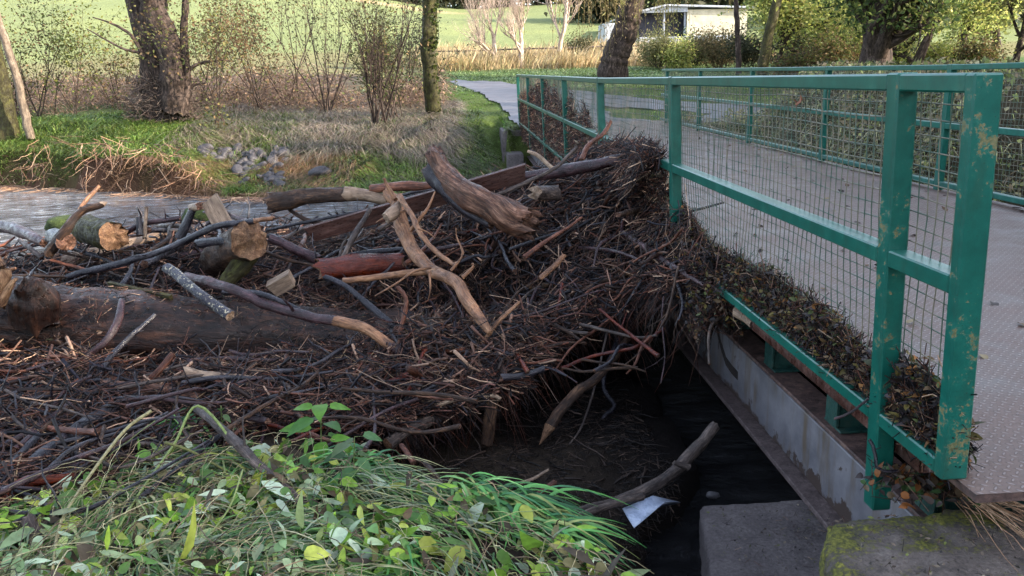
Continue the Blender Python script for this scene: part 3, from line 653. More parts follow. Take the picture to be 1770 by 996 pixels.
# ---------------------------------------------------------------- leaves and litter heaped on the railing
def ridge(y): # heap height on the bottom rail
    return np.interp(y, [2.2, 2.6, 3.0, 3.5, 4.0, 4.6, 5.2, 5.6], [.10, .13, .20, .24, .22, .16, .30, .42])
def heap(n, ylo, yhi, hf, base, name, label, x0, x1, cols, leafy, twk, far=False):
    g = Geo(); y = rng.uniform(ylo, yhi, n); h = hf(y); u = rng.random(n)
    x = x0+(x1-x0)*rng.random(n); edge = np.clip(1-abs((x-(x0+x1)/2+.0)/((x1-x0)/2))**2.2, 0, 1)
    z = base(y)+h*edge*(rng.random(n)**.6)+rng.normal(0, .012, n)+.04*vn(y, y*0, .12, 77); x = x+.035*(1.2-z)*1
    m = rng.random(n) < leafy; C = np.stack([x, y+0, z+rise(y)], -1); k = m.sum(); sc = 1.6 if far else 1
    add_leaves(g, C[m], rdir(k, .7), rdir(k, .6)+np.array([-.5, -.3, .9]), rng.uniform(.015, .045, k)*sc, rng.uniform(.009, .026, k)*sc, pal(cols, k, var=.35), BROAD if not far else TINY, rng.uniform(-.5, .7, k), .35)
    c = C[~m]; k = len(c); L = rng.uniform(.05, .22, k)*sc; D = rdir(k, .6); D[:, 0] *= .5
    K = 4; t = np.linspace(-.5, .5, K)[None, :, None]; P = c[:, None]+D[:, None]*L[:, None, None]*t+rng.normal(0, .006, (k, K, 3))
    add_tubes(g, P, (rng.uniform(.0008, .0026, k)*sc)[:, None]*np.ones((1, K)), 3, 0, pal(TWC, k)*twk)
    return build(name, g, M['leaf'], (1.4, (ylo+yhi)/2, 0), kind='stuff', label=label)
LC = [(.03, .02, .016), (.045, .036, .036), (.075, .05, .03), (.05, .055, .03), (.10, .062, .03), (.02, .016, .018), (.06, .05, .055), (.13, .10, .03), (.07, .085, .03), (.2, .09, .03), (.035, .03, .03)]
heap(14000, 2.2, 5.5, ridge, lambda y: .045+0*y, 'wet_leaf_heap', 'heap of wet dead leaves caught along the bottom rail', 1.395, 1.485, LC, .55, 1.0)
heap(3500, 4.15, 5.6, lambda y: .34+0*y, lambda y: -.22+.12*ss(4.2, 5, y), 'wet_leaf_bank', 'dark leaves and stalks spilling off the bridge edge into the dam', 1.22, 1.46, LC, .5, 1.0)
heap(1500, 2.16, 2.52, lambda y: .22+0*y, lambda y: .04+0*y, 'wet_leaf_wedge', 'dead leaves wedged behind the worn end post', 1.39, 1.49, LC, .6, 1)
far_h = lambda y: np.interp(y, [5.6, 7, 8.3, 9.5, 11, 12, 14, 17.4, 20.4], [.60, .75, .92, 1.05, 1.25, 1.28, 1.33, 1.2, 1.1])*(1+.25*vn(y, y*0, .6, 78))
heap(30000, 5.6, 20.3, far_h, lambda y: -.30+.25*ss(8, 5.8, y)+0*y, 'caught_debris', 'brown stalks and straw plastered against the wire mesh of the railing', 1.395, 1.475, [(.07, .045, .035), (.13, .10, .07), (.2, .155, .11), (.04, .027, .022), (.09, .075, .04)], .35, 1.9, True)
pts = scatter(5000, 1.15, 1.42, 5.6, 9.5, lambda x, y: 1.0*(x > 1.1)); twigs('caught_sticks', pts, lambda x, y: np.interp(y, [5.6, 7, 8.5, 9.5], [.62, .55, .3, .1])+rise(y)-.25*ss(1.3, 1.1, x), (.06, .4), (.0015, .005), TWC+[(.13, .09, .065)], .5, .12, 'sticks and stalks piled against the wire mesh behind the pole')
# ragged shelf of litter along the lip of the undercut
n = 4600; x = rng.uniform(-.92, 1.38, n); lipn = .16*vn(x, x*0, .22, 83)+.10*vn(x, x*0, .08, 84); yf = yfront(x)-.03+lipn+rng.random(n)*.35
z0 = Ttop(x, np.maximum(yf, yfront(x)+.05))-rng.random(n)**1.5*.10; a = rng.uniform(0, 6.283, n); D = np.stack([np.cos(a), np.sin(a)*.7, rng.normal(-.08, .22, n)], -1); L = np.exp(rng.uniform(math.log(.05), math.log(.38), n))
K = 5; t = np.linspace(-.5, .5, K)[None, :, None]; P = np.stack([x, yf, z0], -1)[:, None]+D[:, None]*L[:, None, None]*t+rng.normal(0, .006, (n, K, 3))
g = Geo(); add_tubes(g, P, np.exp(rng.uniform(math.log(.0015), math.log(.006), n))[:, None]*np.linspace(1.1, .6, K)[None], 5, 0, pal(TWC+[(.11, .05, .04), (.16, .08, .06)], n, var=.4), cap=True)
build('lip_litter', g, M['twig'], (0, 4.3, -.5), kind='stuff', label='ragged shelf of reddish twigs along the lip of the undercut')
# chunky broken pieces bedded in the dam: short thick lengths with torn ends
n = 420; pts = scatter(n, -1.4, 1.3, 4.3, 7.6, lambda x, y: (y > yfront(x)+.05)*1.0); a = rng.uniform(0, 6.283, n); L = np.exp(rng.uniform(math.log(.10), math.log(.36), n)); D = np.stack([np.cos(a), np.sin(a), rng.normal(-.05, .35, n)], -1)
K = 7; t = np.linspace(-.5, .5, K)[None, :, None]; C = np.c_[pts, Ttop(pts[:, 0], pts[:, 1])+rng.uniform(0, .07, n)]; C[:, 0] = np.minimum(C[:, 0], 1.22); P = C[:, None]+D[:, None]*L[:, None, None]*t+rng.normal(0, .004, (n, K, 3)); Rr = rng.uniform(.007, .02, n)[:, None]*(1+.25*rng.normal(0, 1, (n, K)))
g = Geo(); add_tubes(g, P, np.abs(Rr), 8, 0, pal([(1, 1, 1), (.5, .45, .5), (1.5, .9, .7), (.8, .6, .6)], n), cap=True); build('broken_wood', g, M['brown'], (0, 6, -.5), kind='stuff', label='broken chunks of branch bedded in the dam')
n = 260; x = rng.uniform(.2, 1.36, n); y = yfront(x)+rng.uniform(-.05, .5, n); K = 8; t = np.linspace(0, 1, K)[None, :, None]; a = rng.uniform(0, 6.28, n); L = np.exp(rng.uniform(math.log(.15), math.log(.55), n))
P = np.stack([x, y, Tbot(x, y)+.06], -1)[:, None]+(np.stack([np.cos(a)*.5, np.sin(a)*.3-.1, rng.uniform(-1, -.5, n)], -1)*L[:, None])[:, None]*t+np.cumsum(rng.normal(0, .010, (n, K, 3)), 1)*t; P[..., 2] = np.maximum(P[..., 2], -.93)
g = Geo(); add_tubes(g, P, np.exp(rng.uniform(math.log(.0012), math.log(.005), n))[:, None]*np.linspace(1.2, .4, K)[None], 5, 0, pal([(.02, .015, .014), (.05, .032, .026), (.012, .01, .012), (.09, .06, .045)], n), cap=True); build('hanging_roots', g, M['twig'], (.8, 5, -.5), kind='stuff', label='long roots and stalks dangling into the dark hollow under the dam')
# drift-like block added under the bridge deck to shut out light
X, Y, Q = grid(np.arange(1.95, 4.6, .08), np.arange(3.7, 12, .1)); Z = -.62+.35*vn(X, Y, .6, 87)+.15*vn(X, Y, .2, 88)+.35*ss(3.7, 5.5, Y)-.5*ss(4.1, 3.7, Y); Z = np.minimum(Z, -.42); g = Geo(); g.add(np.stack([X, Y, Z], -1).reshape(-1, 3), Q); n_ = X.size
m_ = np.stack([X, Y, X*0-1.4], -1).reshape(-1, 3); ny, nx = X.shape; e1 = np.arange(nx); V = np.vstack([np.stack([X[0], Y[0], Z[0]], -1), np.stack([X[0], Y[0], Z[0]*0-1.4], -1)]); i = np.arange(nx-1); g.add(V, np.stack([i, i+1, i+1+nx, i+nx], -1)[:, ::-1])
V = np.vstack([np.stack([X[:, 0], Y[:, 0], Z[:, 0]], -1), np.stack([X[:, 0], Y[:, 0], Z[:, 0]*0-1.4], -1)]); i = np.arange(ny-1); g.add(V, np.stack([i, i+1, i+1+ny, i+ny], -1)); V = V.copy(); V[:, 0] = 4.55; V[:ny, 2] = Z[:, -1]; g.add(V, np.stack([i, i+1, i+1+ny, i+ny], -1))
build('drift_light_block', g, M['core'], (3, 7, -1), kind='stuff', label='dark drift-like block added under the bridge deck to shut out light')
# ---------------------------------------------------------------- individual logs, branches and boards
def solve(pts, rpx, lift=0.0, Y=None):
    """3-D positions of a piece that lies on the dam: straight in depth, never buried deeper than its own radius"""
    n = len(pts); px = np.array([[p[0], p[1]] for p in pts], float)
    s = np.concatenate([[0], np.cumsum(np.linalg.norm(np.diff(px, axis=0), axis=1))]); s /= s[-1]
    if Y is not None: Ys = np.interp(s, np.linspace(0, 1, len(Y)), Y)
    else:
        hy = np.array([hitY(*p) for p in px]); hy = np.clip(hy, 2.2, 9.8)
        A = np.stack([np.ones(n), s], 1); inv = 1/hy
        c = np.linalg.lstsq(A, inv, rcond=None)[0]; Ys = 1/np.clip(.75*(A @ c)+.25*inv, .1, .45)
        r = np.interp(s, np.linspace(0, 1, len(rpx)), rpx)*Ys/F
        pen = (Ys-hy); Ys = Ys - max(0, pen.max())*.8 - r*.6 - lift
    P = np.array([at(a[0], a[1], y) for a, y in zip(px, Ys)]); R = np.interp(s, np.linspace(0, 1, len(rpx)), rpx)*np.array([depth(q) for q in P])/F
    return P, R
def log_geo(P, R, m=12, lump=.12, jag=.5, seed=0, ends=(1, 1), mi_end=1, K=None, sect=None, tip=(0, 0)):
    r = np.random.default_rng(seed+1000); L = np.linalg.norm(np.diff(P, axis=0), axis=1).sum()
    K = K or int(np.clip(L/(.02 if m >= 16 else .035), 6, 80)); C = cr(P, K); Rk = np.interp(np.linspace(0, 1, K), np.linspace(0, 1, len(R)), R)
    Rk = Rk*(1+lump*.6*(vn(np.arange(K)*L/K, np.zeros(K)+seed*3.1, .12, seed)*2))
    C = C+(np.stack([vn(np.arange(K)*L/K, np.zeros(K)+seed*2.7+q, max(.06, float(Rk.mean())*3), seed+q) for q in (5, 6, 7)], -1)*(Rk*.35)[:, None])
    V, Q, G = tubes(C[None], Rk[None], m); V = V.reshape(K, m, 3)
    Tn = np.gradient(C, axis=0); Tn /= np.linalg.norm(Tn, axis=1, keepdims=True)
    ang = np.arange(m)/m*6.283
    rm = float(Rk.mean()); al = np.arange(K)[:, None]*L/K/rm+0*ang; nz = .8*vn(al*.16, np.cos(ang)[None]*1.3+seed*7.3+al*.05, .8, seed+1)+.8*vn(al*.12, np.sin(ang)[None]*1.3+seed*5.3-al*.04, .5, seed+2)+.3*vn(al*.3, np.sin(ang*2)[None]*1.5+seed*5.3, .4, seed+3)+(.55*vn(al*.22, ang[None]*2.2+seed*1.7+al*.1, .33, seed+4) if m >= 16 else 0)
    V = C[:, None]+(V-C[:, None])*(1+lump*2.2*nz)[..., None]
    if sect is not None: V = C[:, None]+(V-C[:, None])*sect[None, :, None] if sect.ndim == 1 else V
    g = Geo()
    for e, k in ((0, 0), (1, K-1)):
        V[k] += (r.normal(0, 1, m)*jag*Rk[k]*.5)[:, None]*Tn[k]
    g.add(V.reshape(-1, 3), Q, 0, None, G)
    for e, k, sg in ((0, 0, -1), (1, K-1, 1)):
        rings = [V[k]]; cc = V[k].mean(0); tp = tip[e]*Rk[k]; A1 = V[k, 0]-cc; A1 /= np.linalg.norm(A1)+1e-9; A2 = np.cross(Tn[k], A1); NR = 7 if m >= 12 else 3
        for q in range(1, NR+1):
            f = 1-q/(NR+.3); rr0 = cc+(V[k]-cc)*f; a1 = (rr0-cc) @ A1/Rk[k]; a2 = (rr0-cc) @ A2/Rk[k]
            rug = jag*Rk[k]*(.9*vn(a1+seed, a2, .55, seed+9)+.7*vn(a1+seed, a2, .2, seed+10)+r.normal(0, .05, m))*min(1, q/1.5)
            rings.append(rr0+Tn[k]*sg*((1-f)*(tp+jag*Rk[k]*.35)+rug)[:, None])
        W = np.concatenate(rings); f = []
        for a in range(NR):
            j = np.arange(m); f.append(np.stack([a*m+j, a*m+(j+1) % m, (a+1)*m+(j+1) % m, (a+1)*m+j], -1))
        fs = np.concatenate(f); capf = (NR*m+np.arange(m))[None]
        if sg < 0: fs = fs[:, ::-1]; capf = capf[:, ::-1]
        g.add(W, [fs, capf], mi_end if ends[e] else 0, None, np.stack([(W-cc) @ A1, (W-cc) @ A2, (W-cc) @ Tn[k]*4+seed], -1)*np.array([2.2, 2.2, 1]))
    return g
_seed = [0]
def piece(name, label, mat, rpx, pts, lift=0.0, Y=None, cat='branch', m=10, lump=.12, jag=.5, end='torn', ends=(1, 1), twigs_=0, group=None, tip=(0, 0), sect=None):
    _seed[0] += 1; sd = _seed[0]
    if isinstance(rpx, (int, float)): rpx = [rpx, rpx*.85]
    P, R = solve(pts, rpx, lift, Y); g = log_geo(P, R, m, lump, jag, sd, ends, tip=tip, sect=sect)
    o = build(name, g, [M[mat], M[end]], label=label, cat=cat, group=group)
    r = np.random.default_rng(sd); L = np.linalg.norm(np.diff(P, axis=0), axis=1).sum()
    for k in range(twigs_):   # snapped side shoots
        u = r.uniform(.1, .95); C = cr(P, 40); i = int(u*38); q = C[i]; tn = C[i+1]-C[i]; tn /= np.linalg.norm(tn)
        d = rdir(1, 1, r)[0]; d = d-tn*(d@tn)*.5; d[2] = abs(d[2])*.8; d /= np.linalg.norm(d); l = r.uniform(.06, .22)*min(1, L)
        PP = np.array([q+d*l*a+r.normal(0, .008, 3)*a for a in (0, .35, .7, 1)])
        gg = Geo(); add_tubes(gg, PP[None], (R.mean()*.32*np.array([1.1, .8, .6, .3]))[None], 6, cap=True); build('side_shoot', gg, M[mat], parent=o)
    return o
def kid(parent, name, mat, rpx, pts, Y, m=6, label=None, jag=.3):
    _seed[0] += 1; P, R = solve(pts, rpx, 0, Y); g = log_geo(P, R, m, .1, jag, _seed[0], (0, 0)); return build(name, g, [M[mat], M[mat]], parent=parent, label=label)
def board(name, label, c, w_px, Y, th=.035, mat='board', cat='plank', up=(0, 0, 1), cut=.3, sagy=0):
    """flat board between two picture points c[0], c[1] at depths Y, seen width w_px"""
    A = at(*c[0], Y[0]); B = at(*c[1], Y[1]); d = B-A; L = np.linalg.norm(d); d /= L; up = np.array(up, float); s = up-d*(up@d); s /= np.linalg.norm(s); n = np.cross(d, s)
    wd = w_px*depth((A+B)/2)/F
    def fn(V):
        V = V.copy(); V[:, 0] += np.where(V[:, 0] > L*.5, 1, -1)*cut*(V[:, 1])*.6
        V[:, 2] += .004*np.sin(V[:, 0]*5); return A+V[:, :1]*d+V[:, 1:2]*s+V[:, 2:3]*n
    g = Geo(); K = max(2, int(L/.12)); xs = np.linspace(0, L, K+1)
    box(g, 0, L, -wd/2, wd/2, -th/2, th/2, bev=.003); loc = g.V[0].copy(); g.V[0] = fn(loc); g.G[0] = loc[:, [1, 2, 0]]*np.array([3, 3, 1])
    return build(name, g, [M[mat]], label=label, cat=cat, smooth=False)
GB = 'branches and logs of the debris dam'
# the huge trunk and its root end
P = np.array([at(-420, 540, 5.2)+(0, .3, 0), at(-140, 548, 5.2)+(0, .25, 0), at(90, 556, 5.45), at(300, 566, 5.5), at(480, 577, 5.55), at(640, 588, 5.6), at(760, 592, 5.7)])
R = np.array([.31, .30, .275, .262, .25, .235, .2]); g = log_geo(P, R, 40, .09, .3, 5, K=110)
o = build('fallen_tree', g, [M['bigbark'], M['torn']], label='huge dark wet tree trunk lying across the left of the dam', cat='tree trunk')
P = np.array([at(70, 560, 5.2), at(60, 515, 5.15), at(45, 490, 5.1)]); gk = log_geo(P, np.array([.13, .12, .08]), 18, .2, .4, 6, (0, 0), tip=(0, .5)); build('burr', gk, [M['bigbark'], M['bigbark']], parent=o)
for k, (pp, rr, YY) in enumerate([([(-30, 520), (5, 480), (-5, 440)], [22, 16, 4], [4.95, 4.95, 4.95]), ([(0, 525), (20, 490), (28, 482)], [14, 10, 3], [4.95, 4.95, 4.95]), ([(-20, 500), (-15, 440), (-28, 415)], [16, 10, 2], [5.0, 5, 5])]):
    P, R = solve(pp, rr, 0, YY); build('splinter', log_geo(P, R, 9, .25, .8, 60+k), [M['raw'], M['raw']], parent=o, label='bright orange splintered wood')
B = piece
B('log', 'thick log with a bright orange rotted end above the huge trunk', 'brown', [25, 30], [(368, 452), (432, 418)], Y=[6.9, 6.0], cat='log', m=22, lump=.16, jag=.55, end='raw', tip=(0, .25), group=GB)
B('log', 'torn root mass hanging under the orange rotted log end', 'mossbark', [22, 14, 10], [(430, 440), (405, 475), (385, 495)], Y=[6.15, 6.1, 6.1], cat='log', m=16, lump=.3, end='raw')
B('log', 'short mossy log with an ochre broken face, left of the long pale pole', 'mossbark', [24, 27], [(150, 398), (196, 408)], Y=[7.3, 6.7], cat='log', m=20, lump=.14, end='raw', tip=(0, .2))
B('log', 'small round dark stub end below the ochre-faced log', 'black', [15, 16], [(95, 408), (118, 418)], Y=[7.0, 6.6], cat='log', m=16, end='torn')
B('branch', 'broken branch rising out of the dam with a torn pale tip beside the water', 'brown', [10, 8, 6], [(84, 440), (112, 402), (140, 368), (178, 352)], Y=[6.6, 6.6, 6.7, 6.7], end='pale', tip=(0, 1.5), twigs_=1)
B('stick', 'thin ochre stick leaning up over the water behind the torn branch', 'tan', [3.5, 3], [(136, 365), (150, 345), (172, 322)], Y=[6.9, 7, 7.1], cat='stick')
B('branch', 'long pale smooth pole running from the left edge stub up to the grey stump', 'pale', [14, 12, 9, 7], [(108, 455), (180, 436), (240, 418), (305, 400)], cat='branch', lift=.05, end='torn', m=14, lump=.06)
B('branch', 'long black branch with an orange tip crossing the orange-ended log', 'black', [6, 6, 5], [(118, 478), (220, 452), (300, 425), (375, 392), (440, 383)], Y=[6.2, 6.2, 6.2, 6.1, 6.0], end='tan', tip=(0, 2), twigs_=1, lift=.05)
B('branch', 'orange-brown tapered branch end pointing over the water right of the upright board', 'tan', [5, 4], [(378, 390), (430, 384), (472, 376)], Y=[6.6, 6.5, 6.5], tip=(0, 1))
B('branch', 'curved black bough arching down from the orange-ended log', 'black', [8, 8, 7], [(252, 456), (300, 428), (345, 404), (408, 394)], lift=.12, lump=.1)
B('branch', 'straight dark branch with a pale chewed end lying under the arched bough', 'plum', [7, 7, 8], [(140, 474), (230, 458), (300, 445), (375, 437)], lift=.08, end='pale')
B('branch', 'stubby blue-black branch tucked against the orange-ended log', 'black', [9, 8], [(345, 420), (385, 417), (412, 432)], Y=[6.25, 6.15, 6.1])
B('log', 'short mottled black log with pale flecks lying across the huge trunk', 'speck', [9, 9, 10], [(289, 462), (340, 505), (398, 547)], Y=[5.25, 5.0, 4.85], cat='log', m=16, lump=.05, jag=.25, end='pale')
o = B('branch', 'very long dark branch with a bare orange length, in front of the huge trunk', 'plum', [9, 9, 9, 9, 9], [(322, 478), (400, 500), (480, 534), (585, 557)], Y=[5.6, 5.25, 5.1, 4.95], twigs_=1, lump=.07, m=14)
kid(o, 'bare_length', 'tan', [9, 9, 9], [(580, 556), (630, 568), (676, 599)], [4.95, 4.85, 4.75], m=14, label='bark stripped to orange wood')
kid(o, 'dark_tip', 'plum', [9.5, 8, 7], [(672, 597), (715, 618), (768, 634)], [4.76, 4.7, 4.6], m=14)
B('branch', 'slim dark branch lying alongside the very long dark branch', 'black', [5, 4], [(385, 505), (450, 508), (520, 536)], Y=[5.3, 5.2, 5.1])
B('branch', 'sinuous dark branch curving down the face of the huge trunk', 'plum', [6, 7, 8, 8], [(212, 520), (204, 555), (180, 592), (148, 618), (130, 650), (105, 680), (60, 700)], Y=[5.15, 4.95, 4.85, 4.8, 4.6, 4.5, 4.4], m=12)
B('branch', 'thin black branch dropping left from the mottled log over the trunk', 'black', [3.5, 5, 6], [(268, 545), (240, 570), (196, 612), (160, 665)], Y=[5.0, 4.85, 4.7, 4.5], twigs_=2)
B('log', 'gnarled log with a pale bare length jutting over the river', 'brown', [15, 15, 13], [(467, 350), (520, 340), (602, 336)], Y=[6.9, 6.9, 6.9], cat='log', m=20, lump=.15, end='torn')
B('log', 'pale bark-free log section behind the forked tan root', 'pale', [12, 10, 9], [(600, 337), (630, 338), (668, 345)], Y=[6.89, 6.88, 6.85], cat='log', m=16, lump=.08, ends=(0, 0))
o = B('root', 'twisted orange-tan tree root with rootlets draped over the front of the dam', 'tan', [8, 14, 12, 12, 11, 12, 10, 5], [(668, 332), (684, 350), (696, 392), (714, 432), (745, 466), (790, 492), (818, 535), (848, 576)], Y=[6.2, 6.05, 5.9, 5.6, 5.3, 5.0, 4.8, 4.62], cat='root', m=14, lump=.13, end='tan')
for rp, pp, YY in [([5, 4, 2.5], [(684, 345), (668, 318), (664, 308)], [6.05, 6.1, 6.1]), ([4, 3, 1.5], [(708, 400), (738, 362), (752, 332)], [5.8, 5.8, 5.9]),
                   ([6, 5, 5, 3], [(690, 340), (712, 372), (728, 405), (757, 438), (788, 460)], [6.0, 5.75, 5.55, 5.4, 5.2]), ([3, 2, 1], [(745, 462), (715, 470), (688, 488), (648, 512)], [5.25, 5.2, 5.15, 5.1]),
                   ([3, 2, 1], [(780, 468), (800, 440), (790, 412), (788, 395)], [5.1, 5.1, 5.2, 5.2]), ([2.5, 2, 1], [(700, 365), (672, 372), (650, 385)], [5.9, 5.9, 5.9]), ([4, 3, 2], [(800, 480), (818, 462), (816, 455)], [5.0, 5.0, 5.0]),
                   ([2.5, 1.5, 1], [(742, 470), (744, 500), (740, 520)], [5.2, 5.1, 5.1]), ([2, 1.5, .8], [(722, 395), (740, 402), (752, 412)], [5.5, 5.5, 5.5])]:
    kid(o, 'rootlet', 'tan', rp, pp, YY)
kid(o, 'bare_knot', 'pale', [9, 13, 6], [(668, 378), (680, 368), (690, 352)], [5.85, 5.9, 6.0], m=12, label='pale split knot')
B('log', 'massive broken log with a peeled brown-orange side, slanting on the dam crest', 'torn', [20, 22, 25, 27, 26], [(752, 272), (772, 306), (815, 342), (862, 366), (912, 384)], Y=[6.3, 6.2, 6.0, 5.9, 5.85], cat='log', m=26, lump=.17, jag=1.0, end='torn', tip=(.6, .3))
B('log', 'black strip along the underside of the massive broken branch', 'black', [12, 17, 16, 10], [(742, 290), (768, 325), (808, 360), (850, 388)], Y=[6.32, 6.22, 6.07, 5.95], cat='log', m=16, lump=.25)  # black piece laid along the underside of the broken log
board('plank', 'long dark brown board slanting behind the tan root and the broken branch', [(536, 405), (908, 298)], 30, [6.6, 6.25], cut=.5, up=(.1, -.35, 1))
B('log', 'plum-coloured round log lying level behind the top of the dam', 'pink', [8, 8, 7], [(640, 327), (690, 323), (748, 320)], Y=[6.9, 6.8, 6.7], cat='log', m=12)
B('log', 'long dark straight pole lying on top of the dam against the railing', 'plum', [7, 10, 11, 10, 8], [(880, 308), (950, 300), (1020, 288), (1080, 275), (1134, 267)], Y=[6.7, 6.6, 6.45, 6.3, 6.2], cat='log', m=16, lump=.1, jag=.9, end='torn')
B('branch', 'thin bare branch rising to a crooked tip in front of the railing', 'grey', [3.5, 3.5, 3, 2.5], [(858, 338), (905, 318), (957, 292), (980, 272), (998, 254)], Y=[6.15, 6.15, 6.2, 6.25, 6.3], lump=.1)
B('branch', 'short bleached branch sticking up left of the crooked branch', 'pale', [3, 4, 4], [(912, 262), (932, 270), (955, 292)], Y=[6.35, 6.3, 6.25])
B('branch', 'crooked reddish branch climbing up to the mid rail', 'pink', [5, 4, 4, 3], [(1006, 276), (1016, 252), (1042, 232), (1056, 210)], Y=[6.6, 6.7, 6.8, 6.9], twigs_=4)
B('log', 'sawn log stub with a round grey face half buried near the crest', 'grey', [13, 13], [(958, 333), (925, 333)], Y=[6.25, 6.0], cat='log', m=16, end='pale')
B('stick', 'pink-barked stick pointing down-left out of the dam below the crest', 'pink', [5, 4, 3, 2], [(906, 445), (943, 418), (975, 398), (1005, 376)], Y=[5.5, 5.6, 5.7, 5.8], cat='stick')
B('stick', 'knobbly orange stick with dark spots under the pink-barked stick', 'tan', [5, 5], [(932, 481), (955, 463), (975, 442)], Y=[5.3, 5.35, 5.45], cat='stick', lump=.25)
B('branch', 'plum-grey branch running down-right across the dam towards the bridge edge', 'plum', [5, 6, 6, 3], [(1075, 400), (1110, 424), (1150, 452), (1218, 494)], lift=.06, twigs_=3)
B('stick', 'brown barked stick end poking out just below the second rail post', 'brown', [5, 5], [(1068, 372), (1105, 362), (1142, 350)], lift=.05, cat='stick')
B('stick', 'blue-black stick with a pale tip on the upper slope of the dam', 'black', [3, 4, 4], [(945, 368), (990, 355), (1036, 338)], lift=.05, cat='stick', end='pale')
B('branch', 'forked thin purple branch low on the slope above the dark undercut', 'plum', [3.5, 3, 2], [(1002, 428), (1060, 434), (1105, 450), (1140, 470)], lift=.05, twigs_=2)
B('log', 'slanting log with a pale sawn end sticking out over the dark water', 'grey', [11, 11, 9], [(670, 768), (722, 734), (785, 708)], Y=[3.95, 4.1, 4.35], cat='log', m=16, end='tan', jag=.25)
B('log', 'short upright stub hanging below the litter shelf', 'brown', [10, 10], [(852, 684), (840, 768)], Y=[4.3, 4.25], cat='log', m=14, end='torn')
B('branch', 'branch with a sharp orange point hanging into the dark undercut', 'brown', [6, 6, 8, 10, 9], [(1085, 585), (1036, 650), (1000, 675), (972, 705), (950, 738)], Y=[5.0, 4.7, 4.5, 4.4, 4.3], end='raw', tip=(0, 4), m=12, jag=.2)
B('branch', 'slim branch running under the litter shelf beside the pale-ended log', 'brown', [6, 6], [(610, 722), (650, 706), (690, 685)], Y=[4.1, 4.2, 4.3])
B('stick', 'long whip-thin twig dangling right of the orange-pointed branch', 'grey', [1.8, 2, 2, 1.5], [(1050, 570), (1035, 640), (1022, 690), (1003, 742), (978, 776)], Y=[5.0, 4.8, 4.6, 4.4, 4.25], cat='stick')
B('branch', 'small hooked branch in the shadows under the dam', 'black', [4, 4, 4], [(1075, 575), (1050, 630), (1044, 672), (1062, 700), (1050, 715), (1034, 734)], Y=[5.1, 5.0, 4.9, 4.8, 4.7, 4.6])
o = B('branch', 'grey-brown forked bough reaching from under the bridge to the bank', 'grey', [9, 10, 9, 8], [(1236, 738), (1200, 780), (1150, 826), (1080, 862), (965, 895)], Y=[3.75, 3.6, 3.45, 3.3, 3.15], m=14)
kid(o, 'fork', 'grey', [7, 7, 6], [(1110, 858), (1040, 878), (980, 902)], [3.33, 3.2, 3.08], m=10); kid(o, 'fork', 'grey', [6, 4], [(1190, 808), (1165, 800)], [3.5, 3.5], m=8)
B('branch', 'dark bent branch on the litter shelf with an orange scar', 'black', [6, 6, 5], [(866, 652), (905, 650), (940, 637)], Y=[4.25, 4.3, 4.35])
B('log', 'blue-black wet pole sloping down to the left bank', 'black', [10, 11, 12, 11], [(238, 690), (180, 712), (115, 756), (45, 808)], lift=.08, cat='log', m=16, lump=.05)
B('log', 'split orange-brown log with a squared end below the huge trunk', 'torn', [12, 13, 10], [(182, 668), (262, 674), (345, 688)], lift=.1, cat='log', m=12, jag=.6)
B('branch', 'red-stained broken branch at the left edge above the green leaves', 'red', [11, 11, 7], [(-6, 862), (50, 834), (126, 824)], lift=.06, end='raw', lump=.2)
B('branch', 'long pale-brown branch lying down over the green leaves', 'grey', [7, 9, 9, 8, 9, 7], [(340, 706), (395, 752), (432, 790), (470, 825), (516, 868), (545, 940)], Y=[3.95, 3.65, 3.45, 3.28, 3.1, 2.82], m=14, lump=.12, twigs_=1)
B('log', 'short cut branch stub standing in the leaves at the lower left', 'grey', [12, 13], [(72, 958), (45, 898)], Y=[2.85, 2.95], cat='log', m=14, end='pale')
B('log', 'weathered pale log half hidden under twigs behind the leaves', 'pale', [9, 10, 8], [(318, 644), (390, 655), (472, 660)], Y=[4.5, 4.5, 4.5], cat='log')
B('branch', 'short reddish broken branch standing up in front of the huge trunk', 'pink', [6, 6], [(262, 655), (280, 636), (299, 612)], Y=[4.6, 4.6, 4.65], end='raw')
B('log', 'maroon log with peeling bark beneath the long board', 'red', [20, 22, 19], [(556, 466), (612, 462), (690, 455)], Y=[6.0, 6.0, 6.1], cat='log', m=18, end='tan')
B('branch', 'leaning bare branch propped against the long board', 'grey', [5, 5, 4], [(591, 450), (612, 408), (640, 362)], Y=[6.1, 6.2, 6.4])
B('branch', 'black wet branch pointing down-right below the maroon log', 'black', [4, 6, 6], [(560, 478), (600, 496), (640, 530), (684, 567)], Y=[5.6, 5.5, 5.35, 5.2], end='pale')
B('root', 'pinkish bent root left of the tan root tip', 'pink', [3.5, 4, 4], [(687, 496), (703, 522), (690, 578)], Y=[5.0, 4.95, 4.9], cat='root')
B('branch', 'orange-brown level branch under the maroon log', 'tan', [5, 6, 6], [(592, 486), (660, 478), (745, 468)], Y=[5.6, 5.6, 5.5], twigs_=3)
B('stick', 'small tan stick crossing the tip of the orange-tan root', 'tan', [3.5, 4, 3], [(832, 594), (862, 556), (898, 522)], Y=[4.7, 4.75, 4.85], cat='stick')
B('log', 'dark log end lying between the orange-ended log and the long board', 'plum', [8, 9], [(468, 412), (510, 432), (550, 449)], Y=[6.6, 6.5, 6.4], cat='log')
B('stick', 'pale split stake standing up among the branches near the water', 'pale', [3.5, 3], [(250, 412), (253, 358)], Y=[6.9, 6.95], cat='stick')
B('stick', 'dark stub standing beside the pale split stake', 'black', [6, 4], [(242, 408), (239, 375)], Y=[6.85, 6.9], cat='stick')
B('log', 'smooth blue-grey log at the left edge beside the river', 'plum', [10, 10, 8], [(-5, 388), (35, 400), (75, 420)], Y=[8.0, 7.6, 7.2], cat='log', m=14)
